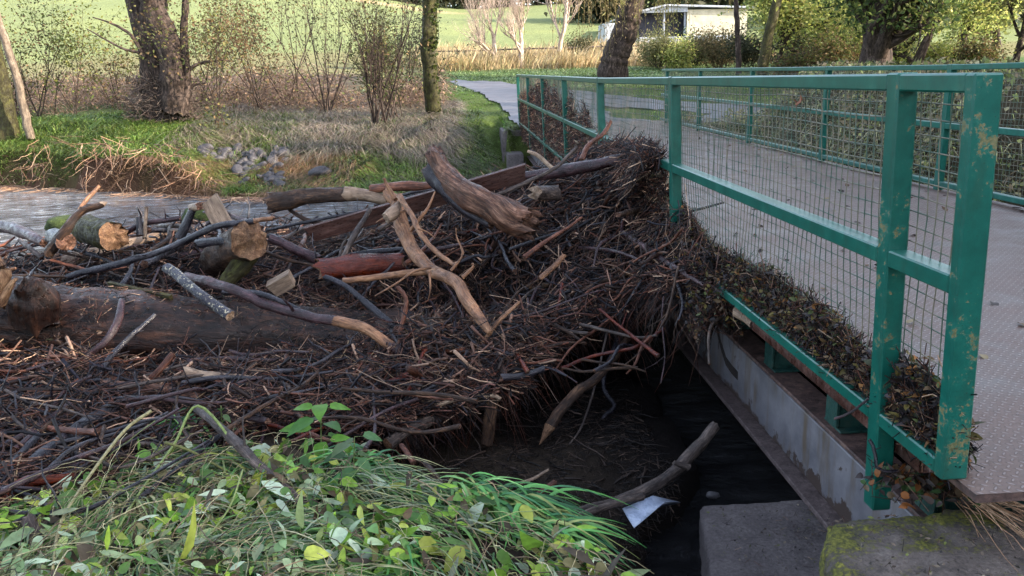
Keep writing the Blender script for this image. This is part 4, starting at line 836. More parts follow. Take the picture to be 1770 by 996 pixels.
B('branch', 'small blue-grey branches crossed in the shallows at the left edge', 'grey', [4, 4], [(34, 415), (55, 432), (72, 446)], Y=[7.0, 6.8, 6.7])
B('branch', 'curved dark branch arching above the long pale pole', 'plum', [5, 5, 4], [(215, 404), (252, 386), (312, 378)], Y=[7.0, 7.0, 7.0], twigs_=2)
B('branch', 'black broken branch standing up left of the mossy upright board', 'black', [9, 8, 6], [(310, 412), (322, 386), (332, 364)], Y=[6.8, 6.8, 6.8])
B('stick', 'stub with a round pale sawn face next to the upright board', 'pale', [7, 7], [(332, 360), (345, 356)], Y=[6.85, 6.7], cat='stick', m=12)
board('plank', 'broken mossy board end standing upright beside the river', [(384, 386), (362, 345)], 32, [6.7, 6.75], mat='pale', up=(1, 0, .1), cut=.4, th=.05)
board('plank', 'greenish board lying flat on the huge trunk', [(190, 492), (296, 516)], 12, [5.8, 5.4], mat='mossbark', up=(0, -.3, 1), th=.03)
board('plank', 'thick sawn block end wedged below the orange rotted log', [(470, 500), (505, 480)], 26, [5.75, 5.75], mat='pale', up=(0, -.2, 1), th=.1)
B('branch', 'forked twiggy branch reaching over the water left of the gnarled log', 'brown', [5, 4, 3], [(560, 388), (530, 380), (504, 366), (500, 362)], Y=[6.8, 6.8, 6.9, 6.9], twigs_=5)
B('branch', 'thin dark spray of branches over the water in front of the board', 'black', [2.5, 3, 3], [(462, 398), (520, 386), (590, 372), (640, 362)], Y=[6.9, 6.8, 6.7, 6.6], twigs_=5)
B('stick', 'short split stake with raw wood on the wet floor under the dam', 'pink', [3, 5], [(912, 866), (958, 834)], Y=[3.5, 3.6], cat='stick', end='raw')
B('stick', 'pale bent twig on the wet floor in front of the undercut', 'pale', [3, 3, 2], [(898, 836), (925, 826), (948, 812)], Y=[3.65, 3.7, 3.75], cat='stick')
B('root', 'tangled brown root hanging over the bank beside the strap leaves', 'brown', [4, 5, 5, 4], [(735, 800), (764, 842), (768, 900), (792, 942)], Y=[3.45, 3.25, 3.0, 2.85], cat='root', twigs_=3)
B('branch', 'reddish broken stub at the top of the leafy bank', 'pink', [5, 5], [(694, 770), (715, 800)], Y=[3.75, 3.6])
B('branch', 'dark branch half buried in the green leaves at the bottom', 'plum', [5, 6, 6], [(735, 862), (660, 898), (590, 950), (560, 990)], Y=[3.1, 3.0, 2.85, 2.75])
B('branch', 'stout black branch in the litter at the far left below the trunk', 'black', [6, 7, 6], [(-8, 830), (40, 780), (75, 745)], lift=.06, twigs_=2)
B('branch', 'dark curved branch lying beside the blue-black pole', 'plum', [6, 7], [(0, 772), (60, 742), (120, 700)], lift=.05, twigs_=2)
B('branch', 'slender brown branch crossing above the blue-black pole', 'brown', [4, 5, 4], [(70, 745), (140, 690), (200, 640)], lift=.1, twigs_=2)
B('branch', 'ochre rotten branch at the left edge below the trunk', 'tan', [9, 8], [(-8, 696), (40, 690), (92, 682)], lift=.06)
B('branch', 'pale brown arching branch springing from the litter left of the pale log', 'pink', [5, 5, 4], [(190, 664), (215, 636), (252, 628)], lift=.1)
B('branch', 'reddish bundle of branches under the tip of the very long dark branch', 'red', [7, 7, 6], [(592, 692), (650, 674), (705, 648)], Y=[4.45, 4.4, 4.45])
B('branch', 'wet brown branch pointing left from the litter shelf', 'brown', [5, 6], [(588, 680), (640, 688), (692, 676)], Y=[4.35, 4.3, 4.3])
B('branch', 'pale curved branch along the lower lip of the litter shelf', 'pale', [4, 4, 4], [(728, 712), (790, 690), (850, 684), (865, 690)], Y=[4.2, 4.2, 4.25, 4.25])
B('branch', 'grey root hanging beside the girder under the bridge edge', 'grey', [2.5, 3, 2.5], [(1262, 540), (1228, 566), (1226, 630)], Y=[4.3, 4.15, 4.0])
B('branch', 'rotten ochre branch stub jutting out beneath the start of the green bottom rail', 'pale', [8, 7], [(1275, 540), (1300, 562)], Y=[4.1, 3.95])
B('branch', 'thin forked grey twig caught at the foot of the green post', 'plum', [2.5, 2.5, 2], [(1442, 724), (1468, 715), (1500, 690), (1512, 678)], Y=[2.62, 2.6, 2.6, 2.6], twigs_=2)
B('branch', 'black kinked twig hooked round the nearest green post', 'black', [3.5, 3.5, 3], [(1552, 815), (1518, 812), (1512, 780), (1503, 760)], Y=[2.42, 2.4, 2.42, 2.45], twigs_=3)
B('stick', 'dark stick poking through the wire mesh onto the deck', 'black', [2.5, 2], [(1170, 372), (1215, 360), (1252, 350)], Y=[5.25, 5.2, 5.15], cat='stick', twigs_=1)
# many middle-sized sticks nobody could tell apart, each its own object
ZONES = [('slope', 165, (-.5, 1.35), (4.4, 7.2), 'one of the many short sticks jumbled on the dam slope against the railing', 'short sticks jumbled on the dam slope'),
         ('back', 65, (-4.2, -.5), (5.9, 8.0), 'one of the many sticks heaped behind the huge trunk by the river', 'sticks heaped behind the huge trunk'),
         ('bank', 60, (-3.4, -.3), (3.5, 5.0), 'one of the many sticks strewn in front of the huge trunk', 'sticks strewn in front of the huge trunk')]
for nm, n, xr, yr, lab, grp in ZONES:
    r = np.random.default_rng(len(nm)); protos = []
    for k in range(n):
        x = r.uniform(*xr); y = r.uniform(*yr)
        if k < 12:
            L = r.uniform(.25, .75); rad = r.uniform(.005, .014); C = np.array([[-L/2, 0, 0], [-L*.2, r.normal(0, .04)*L, r.normal(0, .04)*L], [L*.2, r.normal(0, .06)*L, r.normal(0, .05)*L], [L/2, r.normal(0, .05)*L, 0]])
            g = log_geo(C, np.array([rad, rad*.9, rad*.8, rad*.6]), 8, .15, .8, 200+k, K=12)
            if r.random() < .5:
                q = C[2]; add_tubes(g, np.array([[q, q+[.05, .04, .03], q+[.1, .1, .05]]]), np.array([[rad*.5, rad*.4, rad*.2]]), 5)
            me = g.mesh('stick', (0, 0, 0), [M[['black', 'brown', 'plum', 'pink', 'grey', 'black', 'brown', 'red'][k % 8]], M['torn']]); protos.append(me)
        o = link('stick', protos[k % 12], (x, y, float(Ttop(np.array([x]), np.array([y]))[0])+r.uniform(.01, .07)))
        e = .25; az = r.uniform(0, 6.28); sx, sy = math.cos(az), math.sin(az)
        sl_ = float(Tsm(np.array([x+e*sx]), np.array([y+e*sy]))[0]-Tsm(np.array([x-e*sx]), np.array([y-e*sy]))[0])/(2*e)
        o.rotation_euler = (r.uniform(0, 6), -math.atan(sl_)+r.normal(0, .12), az); 
        if xr[1] > 1: o.location.x = min(o.location.x, 1.38-.36*abs(sx))
        tag(o, lab, 'stick', grp)
r = np.random.default_rng(77)
for xr, yr, n, lab, grp in [((-2.7, -1.5), (3.0, 4.2), 22, 'one of the long thin wet branches heaped at the left edge above the leaves', 'long wet branches at the left edge'), ((-3.0, -.6), (3.95, 4.9), 38, 'one of the long thin wet branches tangled in front of the huge trunk', 'long wet branches in front of the huge trunk'), ((-4.6, -.2), (6.0, 7.8), 46, 'one of the long thin wet branches tangled behind the huge trunk', 'long wet branches behind the huge trunk'), ((-.3, 1.0), (5.0, 6.9), 16, 'one of the long dark branches woven into the dam slope', 'long dark branches in the dam slope')]:
    for k in range(n):
        x = r.uniform(*xr); y = r.uniform(*yr); L = r.uniform(.5, 1.1)*(.75 if xr[1] > 0 else 1); a = r.normal(.35, .55)+(r.random() < .35)*1.6; e = L/2; rad = r.uniform(.007, .017)*(1.4 if yr[0] > 5.5 else 1)
        q = [np.array([x+u*e*math.cos(a), y+u*e*math.sin(a)]) for u in (-1, -.3, .3, 1)]; q = [np.array([min(v[0], 1.3), max(v[1], 3.7 if v[0] > -1.4 else 2.9)])+r.normal(0, .03, 2) for v in q]
        zz = [float(Tsm(np.array([v[0]]), np.array([v[1]]))[0]) for v in q]; lo_, hi_ = zz[0], zz[-1]; off = max(0, max(zz[i]-(lo_+(hi_-lo_)*u) for i, u in enumerate((0, .35, .65, 1))))+r.uniform(.02, .10)*(1.8 if yr[0] > 5.5 else 1)
        P = np.array([[v[0], v[1], lo_+(hi_-lo_)*u+off+r.normal(0, .02)] for v, u in zip(q, (0, .35, .65, 1))]); _seed[0] += 1
        o = build('long_branch', log_geo(P, rad*np.array([1.1, 1, .85, .5]), 9, .12, .6, _seed[0]), [M[['black', 'plum', 'brown', 'black', 'grey', 'pink'][k % 6]], M['torn']], label=lab, cat='branch', group=grp)
        C = cr(P, 20)
        for j in range(r.integers(1, 4)):
            i = r.integers(4, 19); d = rdir(1, 1, r)[0]; d[2] = abs(d[2]); l = r.uniform(.08, .25); PP = np.array([C[i]+d*l*u+r.normal(0, .01, 3)*u for u in (0, .4, .7, 1)]); gg = Geo(); add_tubes(gg, PP[None], (rad*np.array([.5, .4, .3, .15]))[None], 5, cap=True); build('side_shoot', gg, M['black'], parent=o)
# bark flakes and twigs stuck to the huge trunk
n = 1500; u = rng.random(n); A = np.array([at(-140, 548, 5.2)+(0, .25, 0), at(90, 556, 5.45), at(300, 566, 5.5), at(480, 577, 5.55), at(640, 588, 5.6), at(760, 592, 5.7)]); C = cr(A, 200)[(u*199).astype(int)]; R_ = np.interp(u, np.linspace(0, 1, 6), [.30, .275, .262, .25, .235, .2])*1.01
ph = rng.uniform(-.4, 1.75, n); C = C+np.stack([0*ph, -np.cos(ph)*R_, np.sin(ph)*R_], -1); D = rdir(n); D[:, 2] *= .5; K = 4; t = np.linspace(-.5, .5, K)[None, :, None]; P = C[:, None]+D[:, None]*np.exp(rng.uniform(math.log(.02), math.log(.16), n))[:, None, None]*t; nr = np.stack([0*ph, -np.cos(ph), np.sin(ph)], -1); P = P-((P-C[:, None])*nr[:, None]).sum(2, keepdims=True)*nr[:, None]*.85
g = Geo(); add_tubes(g, P, rng.uniform(.0009, .003, n)[:, None]*np.ones((1, K)), 4, 0, pal(TWC+[(.2, .13, .09)], n), cap=True); fl = rng.integers(0, n, 900); add_leaves(g, C[fl]+nr[fl]*.004, D[fl], nr[fl]+rdir(900)*.3, rng.uniform(.01, .04, 900), rng.uniform(.006, .02, 900), pal([(.05, .03, .024), (.11, .07, .05), (.03, .03, .018), (.012, .01, .01)], 900), TINY)
build('trunk_litter', g, M['leaf'], (-2, 5.3, -.4), kind='stuff', label='bark flakes and twigs stuck to the wet huge trunk')
# torn plastic on the water
P = [at(1076, 882, 3.35), at(1128, 868, 3.42), at(1176, 868, 3.5), at(1150, 876, 3.42), at(1118, 896, 3.3), at(1096, 912, 3.2), at(1084, 900, 3.27)]
g = Geo(); U = np.array(P); c = U.mean(0)+[0, 0, .012]; U[:, 2] += [.01, .035, .0, .03, .006, .0, .02]; V = np.vstack([U, c, U-[0, 0, .004], c-[0, 0, .004]]); n = 7; i = np.arange(n); j = (i+1) % n
g.add(V, [np.stack([i, j, np.full(n, 7)], -1), np.stack([j+8, i+8, np.full(n, 15)], -1), np.stack([i, i+8, j+8, j], -1)])
build('plastic_sheet', g, M['plastic'], label='torn scrap of pale plastic sheet lying on the water under the forked bough', cat='plastic scrap')
# stones
def stone(r, s, sq=(1, 1, 1), seed=0):
    import bmesh
    bm = bmesh.new(); bmesh.ops.create_icosphere(bm, subdivisions=3, radius=1)
    V = np.array([v.co[:] for v in bm.verts]); Fc = np.array([[v.index for v in f.verts] for f in bm.faces]); bm.free()
    V = V*(1+.35*vn(V[:, 0]+seed*3, V[:, 1]+V[:, 2]*1.3, .9, seed)+.15*vn(V[:, 0]+V[:, 2], V[:, 1]-seed, .4, seed+1))[:, None]*np.array(sq)*s
    return V, Fc
sm = []
for k in range(8):
    V, Fc = stone(rng, .5, (1.2, .85, .6), k); g = Geo(); g.add(V, Fc, 0, [(1, 1, 1)][0]); sm.append(g.mesh('stone', (0, 0, 0), [M['rock']]))
r = np.random.default_rng(5)
for k in range(95):
    px = r.uniform(350, 500); py = r.uniform(262, 325); 
    if px < 410 and py > 295: px += 80
    if px > 490-(325-py)*.2 and py > 300: px -= 20
    X_, Y_ = gpt(px, py); s = r.uniform(.12, .34)
    o = link('stone', sm[k % 8], (X_, Y_, float(ground(X_, Y_))+.10*r.random()+.02)); o.scale = (s, s, s); o.rotation_euler = (r.normal(0, .5), r.normal(0, .5), r.uniform(0, 6))
    tag(o, 'one of the grey river stones tipped in a heap on the far bank', 'stone', 'heap of grey stones on the far bank')
X_, Y_ = gpt(556, 306); o = link('stone', sm[3], (X_, Y_, float(ground(X_, Y_))+.1)); o.scale = (.42,)*3; tag(o, 'single rounded stone lying in the grass right of the stone heap', 'stone')
for (px, py, s, YY, lab) in [(348, 372, .34, 8.2, 'mossy boulder in the river behind the upright board'), (112, 388, .3, 7.6, 'small mossy boulder left of the ochre-faced log'), (1182, 850, .012, 3.3, None)]:
    if lab is None: continue
    q = at(px, py, YY); o = link('mossy_rock', sm[1].copy(), q); o.data.materials.clear(); o.data.materials.append(M['moss']); o.scale = (s,)*3; tag(o, lab, 'boulder')
q = atz(1233, 856, -.755); o = link('pebble', sm[2], q); o.scale = (.055,)*3; tag(o, 'single smooth pebble on the corner of the concrete abutment', 'pebble')
# ---------------------------------------------------------------- foreground plants
GR = [(.11, .21, .03), (.08, .16, .025), (.16, .28, .035), (.23, .33, .045), (.09, .18, .045), (.24, .31, .17), (.34, .40, .28), (.30, .33, .06), (.04, .09, .025)]
def gz(x, y): return np.maximum(surf(x, y), WATER)
def fore(x, y):  # where the green plants lie
    ly = np.interp(x, [-4.4, -2.15, -1.85, -1.6, -1.2, -.85, -.5, -.1, .12, .3, .42, .5], [2.5, 2.8, 3.2, 3.75, 3.8, 3.6, 3.45, 3.1, 2.95, 2.78, 2.62, 2.3]); return 1.0*(y < ly+.15*vn(x, y, .3, 61))
GR += [(.09, .06, .035), (.06, .045, .03), (.16, .14, .06)]
CL = lambda x, y: vn(x, y, .30, 62)+.6*vn(x, y, .12, 65)
pts = scatter(6600, -4.3, .56, 1.9, 4.2, lambda x, y: fore(x, y)*np.clip(.12+2.2*(CL(x, y)+.12), .05, 1))
g = Geo(); n = len(pts); z = gz(pts[:, 0], pts[:, 1])+rng.random(n)**1.8*.13
D = rdir(n, .5)+np.array([.45, -.5, -.35]); Nn = rdir(n, .7)+np.array([.1, -.5, 1.0])
k = rng.random(n); m = k < .55
cl = vn(pts[:, 0], pts[:, 1], .35, 66); tintv = pal(GR, n, var=.25)*(1+.5*cl)[:, None]; pale = (cl > .18)[:, None]; tintv = np.where(pale, tintv*.6+np.array([.15, .20, .12]), tintv*1.15)
sz = np.exp(rng.normal(0, .35, n))
add_leaves(g, np.c_[pts, z][m], D[m], Nn[m], .098*sz[m], .023*sz[m], tintv[m], LANCE, rng.uniform(-.2, .7, m.sum()), .3)
m = ~m; add_leaves(g, np.c_[pts, z][m], D[m], Nn[m], .060*sz[m], .036*sz[m], tintv[m], BROAD, rng.uniform(-.3, .7, m.sum()), .25)
build('flattened_plants', g, M['leaf'], (-1, 3, -.5), kind='stuff', label='flood-flattened green leaves covering the near bank')
pts = scatter(5000, -4.3, .56, 1.9, 4.0, lambda x, y: fore(x, y)*np.clip(.25-2.0*CL(x, y), .05, 1)*np.clip(.9-1.2*(x+.5), .15, 1))
g = Geo(); n = len(pts); z = gz(pts[:, 0], pts[:, 1])+.02; aa = -.7+2.5*vn(pts[:, 0], pts[:, 1], .5, 67)+rng.normal(0, .35, n); D = np.stack([np.cos(aa), np.sin(aa), np.zeros(n)], -1)
add_blades(g, np.c_[pts, z], D, rng.uniform(.12, .42, n), rng.uniform(.004, .014, n), pal([(.07, .16, .035), (.10, .2, .045), (.06, .13, .05), (.18, .22, .08), (.28, .27, .13), (.22, .26, .16)], n), rng.uniform(.7, 1.3, n), 7, rng.uniform(.2, .8, n))
build('flattened_grass', g, M['leaf'], (-1, 3, -.5), kind='stuff', label='long wet grass blades combed down the near bank')
# stalks
n = 3400; pts = scatter(n, -4, .5, 1.9, 3.9, lambda x, y: fore(x, y)*np.clip(.4-.35*(x+.9), .25, 1)); a = rng.normal(-.9, .5, n)+np.where(pts[:, 0] < -.7, -1.1, 0); L = np.exp(rng.uniform(math.log(.06), math.log(.5), n)); D = np.stack([np.cos(a), np.sin(a), rng.normal(-.02, .22, n)], -1)
K = 7; t = np.linspace(-.5, .5, K)[None, :, None]; C = np.c_[pts, gz(pts[:, 0], pts[:, 1])+rng.uniform(.01, .17, n)]
P = C[:, None]+D[:, None]*L[:, None, None]*t+np.cumsum(rng.normal(0, .007, (n, K, 3)), 1); P[..., 2] -= (t[..., 0]**2)*L[:, None]*.5; g = Geo()
add_tubes(g, P, np.exp(rng.uniform(math.log(.0007), math.log(.0026), n))[:, None]*np.linspace(1.1, .6, K)[None], 5, 0, pal([(.2, .19, .08), (.3, .25, .14), (.1, .06, .04), (.38, .34, .2), (.16, .2, .07), (.05, .035, .03), (.22, .15, .09)], n), cap=True)
build('dead_stalks', g, M['twig'], (-1, 3, -.5), kind='stuff', label='dry bent stalks strewn through the green leaves')
# strap-leaved tufts
def strap(px, py, n, L, aim, label, seed, W=.017, tone=1.6, up=.8):
    W *= 1.4; n = int(n*1.3); L *= 1.15
    r = np.random.default_rng(seed); Y0 = hitY(px, py); c = at(px, py, Y0); g = Geo()
    C = c+np.c_[r.normal(0, .07, n), r.normal(0, .05, n), r.uniform(-.03, .03, n)]; a = r.normal(aim, .5, n); D = np.stack([np.cos(a), np.sin(a), a*0], -1)
    add_blades(g, C, D, r.uniform(.6, 1.1, n)*L, r.uniform(.7, 1.2, n)*W, pal([(.04, .13, .035), (.06, .17, .04), (.03, .10, .04), (.10, .2, .06), (.14, .16, .05)], n, r)*tone, r.uniform(.8, 1.5, n), 9, r.uniform(.7, 1.2, n)*up)
    return build('strap_grass', g, M['leaf'], tuple(map(float, c)), label=label, cat='plant')
strap(868, 880, 100, .36, -.75, 'big tuft of broad glossy strap leaves drooping over the bank edge at the bottom centre', 1, .018)
strap(930, 925, 70, .30, -.6, 'lower tuft of strap leaves nearest the dark water', 2, .017)
strap(790, 855, 60, .32, -1.2, 'tuft of bright strap leaves beside the tangled brown root', 3, .014)
strap(640, 805, 60, .36, -2.6, 'tuft of blue-green strap leaves behind the leafy seedling', 4, .015)
strap(325, 735, 60, .38, -1.6, 'tuft of green strap leaves under the bent pale stalk', 5, .016)
strap(470, 950, 34, .26, -1.2, 'short tuft of pale green strap leaves at the bottom edge', 6, .014)
strap(700, 960, 40, .28, -1.3, 'tuft of strap leaves at the bottom edge under the dark branch', 7, .012)
# broad-leaved plants
def herb(px, py, H, n, Lf, label, seed, cols=((.08, .19, .02), (.05, .13, .025), (.06, .12, .04)), leanv=(.1, -.1)):
    r = np.random.default_rng(seed); c = at(px, py, hitY(px, py)); t = empty('leafy_plant', tuple(map(float, c)), label=label, cat='plant')
    P = np.array([c, c+[leanv[0]*H*.4, leanv[1]*H*.4, H*.5], c+[leanv[0]*H, leanv[1]*H, H]]); g = Geo(); Ct = cr(P, 10); add_tubes(g, Ct[None], np.linspace(.005, .002, 10)[None], 6, 0, (.09, .12, .04), cap=True); build('stem', g, M['twig'], parent=t)
    for k in range(n):
        q = Ct[int(np.interp(k, [0, n], [3, 9.9]))]; a = k*2.4+r.uniform(-.4, .4); D = np.array([[math.cos(a), math.sin(a), r.uniform(-.5, .3)]]); g = Geo()
        add_tubes(g, np.array([[q, q+D[0]*Lf*.2, q+D[0]*Lf*.35]]), np.array([[.0015, .0013, .001]]), 5, 0, (.1, .14, .05)); s = r.uniform(.7, 1.1)
        add_leaves(g, np.array([q+D[0]*Lf*.33]), D, np.array([[r.normal(0, .2), -.4, 1]]), np.array([Lf*s]), np.array([Lf*.55*s]), pal(cols, 1, r), BROAD, .35, .2); build('leaf', g, M['leaf'], parent=t)
herb(556, 800, .33, 11, .135, 'upright seedling with bright lime leaves standing above the bank top', 1)
herb(612, 835, .24, 9, .12, 'drooping leafy plant with dull green leaves right of the lime seedling', 2, ((.05, .11, .04), (.08, .13, .05)))
herb(25, 905, .13, 7, .085, 'low green nettle-like plant at the left edge', 3, ((.06, .17, .03), (.05, .14, .03)))
herb(385, 760, .2, 7, .06, 'small pale green sprig behind the leafy bank', 4, ((.12, .2, .07), (.1, .17, .06)))
herb(520, 950, .10, 7, .09, 'low broad-leaved plant at the bottom edge left of centre', 5, ((.09, .2, .03), (.07, .16, .03)))
herb(1160 if False else 430, 850, .12, 6, .11, 'limp plant with yellowing leaves on the pale-brown branch', 6, ((.25, .26, .03), (.12, .16, .05)))
for lab, pp, YY, r_, tn in [('long pale green bent stalk propped like an upturned V', [(430, 800), (345, 702), (300, 770), (235, 862), (165, 985)], [3.5, 3.75, 3.5, 3.0, 2.6], 2.6, (.15, .19, .06)),
                      ('long straw-coloured stalk leaning left of the bent pale stalk', [(262, 710), (215, 745), (150, 830), (105, 905), (90, 990)], [3.75, 3.6, 3.2, 2.9, 2.6], 3, (.25, .22, .11)),
                      ('thin olive stalk crossing the strap leaves', [(285, 765), (330, 780), (392, 815)], [3.5, 3.45, 3.4], 2.5, (.1, .1, .03)),
                      ('slender yellow-green stalk running down from the pale-brown branch', [(420, 812), (395, 880), (340, 950), (300, 996)], [3.25, 3.0, 2.8, 2.6], 1.8, (.2, .24, .08)),
                      ('wiry buff stalk at the bottom edge', [(600, 930), (545, 960), (490, 996)], [2.8, 2.7, 2.6], 1.8, (.3, .28, .17))]:
    P, R = solve(pp, [r_, r_*.8], 0, YY); C = cr(P, 24); g = Geo(); add_tubes(g, C[None], np.interp(np.linspace(0, 1, 24), np.linspace(0, 1, len(R)), R)[None], 7, 0, tn, cap=True); build('plant_stalk', g, M['twig'], label=lab, cat='stalk')
# root mat and leaves by the deck end
def rootmat(c, n, L, r_, label, aim, seed, cols, sp=.35, drop=.1):
    r = np.random.default_rng(seed); a = r.normal(aim, sp, n); K = 8; t = np.linspace(0, 1, K)[None, :, None]; D = np.stack([np.cos(a), np.sin(a), r.normal(0, .08, n)], -1)
    P = np.array(c)+r.normal(0, .02, (n, 1, 3))+D[:, None]*(r.uniform(.4, 1, n)*L)[:, None, None]*t; P += np.cumsum(r.normal(0, .010, (n, K, 3)), 1)*t; P[..., 2] = np.maximum(P[..., 2]-drop*t[..., 0]**2, c[2]-drop)+r.random((n, 1))*.03
    g = Geo(); add_tubes(g, P, r.uniform(.5, 1.2, n)[:, None]*r_*np.linspace(1.2, .4, K)[None], 5, 0, pal(cols, n, r)); return build('root_mat', g, M['twig'], tuple(map(float, c)), label=label, cat='roots')
q = atz(1645, 850, -.20); rootmat(q, 70, .55, .0016, 'wad of pale tan roots beside the mossy block at the end of the deck', -.75, 3, [(.4, .24, .15), (.3, .17, .1), (.5, .33, .22)])
q = atz(1600, 850, -.18); n = 260; g = Geo(); C = q+np.c_[rng.normal(.02, .09, n), rng.normal(.05, .06, n), rng.random(n)*.07-.02]
add_leaves(g, C, rdir(n, .5), rdir(n, .4)+np.array([-.2, -.4, 1]), rng.uniform(.02, .055, n), rng.uniform(.012, .03, n), pal([(.05, .035, .03), (.09, .06, .035), (.05, .09, .03), (.035, .025, .025), (.2, .07, .02)], n), BROAD, rng.uniform(-.3, .6, n), .3)
P = C[:80, None]+rdir(80)[:, None]*np.linspace(-.05, .07, 4)[None, :, None]; add_tubes(g, P, np.full((80, 4), .0015), 4, 0, pal(TWC, 80)); build('leaf_litter', g, M['leaf'], kind='stuff', label='small pile of brown and green leaves at the foot of the nearest green post')
# fallen leaves on the deck
lm = []
for k in range(6):
    g = Geo(); add_leaves(g, np.zeros((1, 3)), np.array([[1., 0, 0]]), np.array([[.1, .2, 1]]), np.array([.07]), np.array([.045]), np.array([[(.10, .055, .03), (.05, .035, .03), (.22, .17, .09), (.03, .022, .02), (.14, .08, .03), (.05, .04, .035)][k]]), BROAD, [-.3, .4, .1, -.5, .2, .5][k], .3); lm.append(g.mesh('fallen_leaf', (0, 0, 0), [M['leaf']]))
r = np.random.default_rng(9)
for k in range(230):
    y = 2.1+r.random()**1.3*13; x = 1.6+3.1*r.random()**1.2
    if k > 170: x = r.uniform(4.6, 4.83)
    o = link('fallen_leaf', lm[k % 6], (x, y, float(rise(y))+.006)); s = r.uniform(.5, 1.15); o.scale = (s,)*3; o.rotation_euler = (r.normal(0, .15), r.normal(0, .15), r.uniform(0, 6.28)); tag(o, 'one of the small dark leaves scattered on the wet chequer-plate deck', 'leaf', 'leaves scattered on the deck')
g = Geo(); c = np.array(at(1378, 176, 3.35)); add_leaves(g, np.array([c+[-.0, -.04, 0], c]), np.array([[.1, 1, .2], [.1, .9, -.2]]), np.array([[-1, 0, .4], [-1, 0, -.3]]), np.array([.11, .09]), np.array([.05, .04]), np.array([(.22, .08, .04), (.14, .05, .025)]), BROAD, .4, .4); build('curled_leaf', g, M['leaf'], label='curled rust-brown dead leaf caught high in the wire mesh of the debris-side railing', cat='leaf')
# ---------------------------------------------------------------- far bank vegetation
def fieldgrass(name, n, xr, yr, dens, Lr, Wr, cols, label, aim=-.7, K=4, up=(.3, .9), droop=(.5, 1.2), zoff=0, clump=.5, zf=ground):
    pts = scatter(n, *xr, *yr, dens); x, y = pts.T; n = len(x); cl = vn(x, y, .45, 71)+clump*vn(x, y, 1.6, 72)
    a = rng.normal(aim, .9, n)+3*vn(x, y, 1.1, 73); g = Geo(); t = pal(cols, n, var=.22)*(1+.5*vn(x, y, 1.3, 74))[:, None]
    add_blades(g, np.c_[x, y, zf(x, y)+zoff-.02], np.stack([np.cos(a), np.sin(a), 0*a], -1), rng.uniform(*Lr, n)*(1+.7*cl), rng.uniform(*Wr, n), t, rng.uniform(*droop, n), K, rng.uniform(*up, n))
    return build(name, g, M['grass'], (0, 20, 0), kind='stuff', label=label)
LG = [(.11, .18, .03), (.15, .24, .045), (.19, .27, .055), (.085, .15, .045), (.24, .26, .08)]
DG = [(.26, .2, .15), (.18, .14, .11), (.34, .27, .2), (.12, .09, .08), (.13, .14, .08)]
left = lambda x, y: (y > yfar(x)+.35+.5*vn(x, y, 1.1, 75))*1.0
fieldgrass('bank_grass', 42000, (-17, -4.2), (16.8, 24), lambda x, y: left(x, y)*(x < -y*.0-4.2+1.2*vn(x, y, 1.4, 76)), (.28, .55), (.012, .024), LG, 'long green grass along the top of the eroded bank')
fieldgrass('rough_grass', 42000, (-6.5, .5), (16.2, 23.5), lambda x, y: left(x, y)*ss(.3, 1.2, y-yfar(x))*(.3+(vn(x, y, 1.2, 77) > -.1)), (.2, .45), (.010, .02), LG[:4]+[(.07, .10, .05), (.05, .08, .05), (.12, .12, .07)], 'rough green and grey-green grass between the stones and the path')
fieldgrass('dead_grass', 42000, (-7, -.2), (18.5, 26.5), lambda x, y: ss(-.25, .1, vn(x, y, 2.2, 78)+.25*ss(19, 23, y)), (.45, .85), (.007, .015), DG, 'grey-brown dead grass combed flat by the flood under the bare shrubs', K=5, up=(.3, 1.0), droop=(.9, 1.5))
fieldgrass('straw_grass', 16000, (-8.5, -2.4), (15.6, 18.8), lambda x, y: (y > yfar(x)-.35)*(vn(x, y, .9, 79) > -.12), (.3, .7), (.006, .012), [(.3, .17, .09), (.24, .14, .08), (.36, .23, .13), (.14, .08, .05)], 'tan roots and straw hanging over the washed-out bank', droop=(1.0, 1.6), up=(.1, .5), K=5)
pathside = lambda x, y: 1.0*~inpoly(x, y, PATH) 
fieldgrass('short_grass', 30000, (-2.8, 3.5), (18.3, 34), lambda x, y: (y > yfar(x)+.8)*pathside(x, y)*(x > -1.9+.12*(22-y)), (.04, .10), (.012, .022), [(.10, .2, .03), (.13, .24, .035), (.08, .16, .03)], 'short bright turf beside the path', K=3, droop=(.2, .6))
fieldgrass('verge_grass', 34000, (-4, 24), (31, 43), lambda x, y: pathside(x, y)*(y > 30.5+.0*x)*1.0, (.15, .42), (.02, .045), [(.17, .25, .09), (.22, .3, .11), (.13, .2, .09), (.28, .32, .16)], 'frosted green grass verge beyond the path', K=4)
fieldgrass('isle_grass', 9000, (4.9, 12), (18, 31), lambda x, y: inpoly(x, y, ISLE)+1.0*((~inpoly(x, y, PATH)) & (y > 20)), (.04, .13), (.015, .025), [(.16, .28, .035), (.2, .32, .05)], 'bright short grass between the two arms of the path', K=3, droop=(.2, .6))
fieldgrass('dry_grass', 26000, (-3, 17), (43, 54), lambda x, y: ss(-.35, .1, vn(x, y, 3, 80)), (.6, 1.3), (.03, .06), [(.5, .38, .22), (.58, .46, .29), (.42, .31, .18), (.38, .34, .18)], 'tall dry buff grass along the edge of the field', K=4, droop=(.1, .5), up=(.8, 1.1))
fieldgrass('bank_herbs', 52000, (5.25, 9.8), (2, 20.5), lambda x, y: (vn(x, y, .8, 81) > -.32)*1.0, (.2, .5), (.012, .026), [(.22, .24, .08), (.3, .29, .12), (.13, .17, .055), (.38, .34, .17), (.24, .18, .11), (.09, .08, .05)], 'matted olive grass and ivy on the steep bank beyond the bridge', K=4, droop=(.8, 1.5))
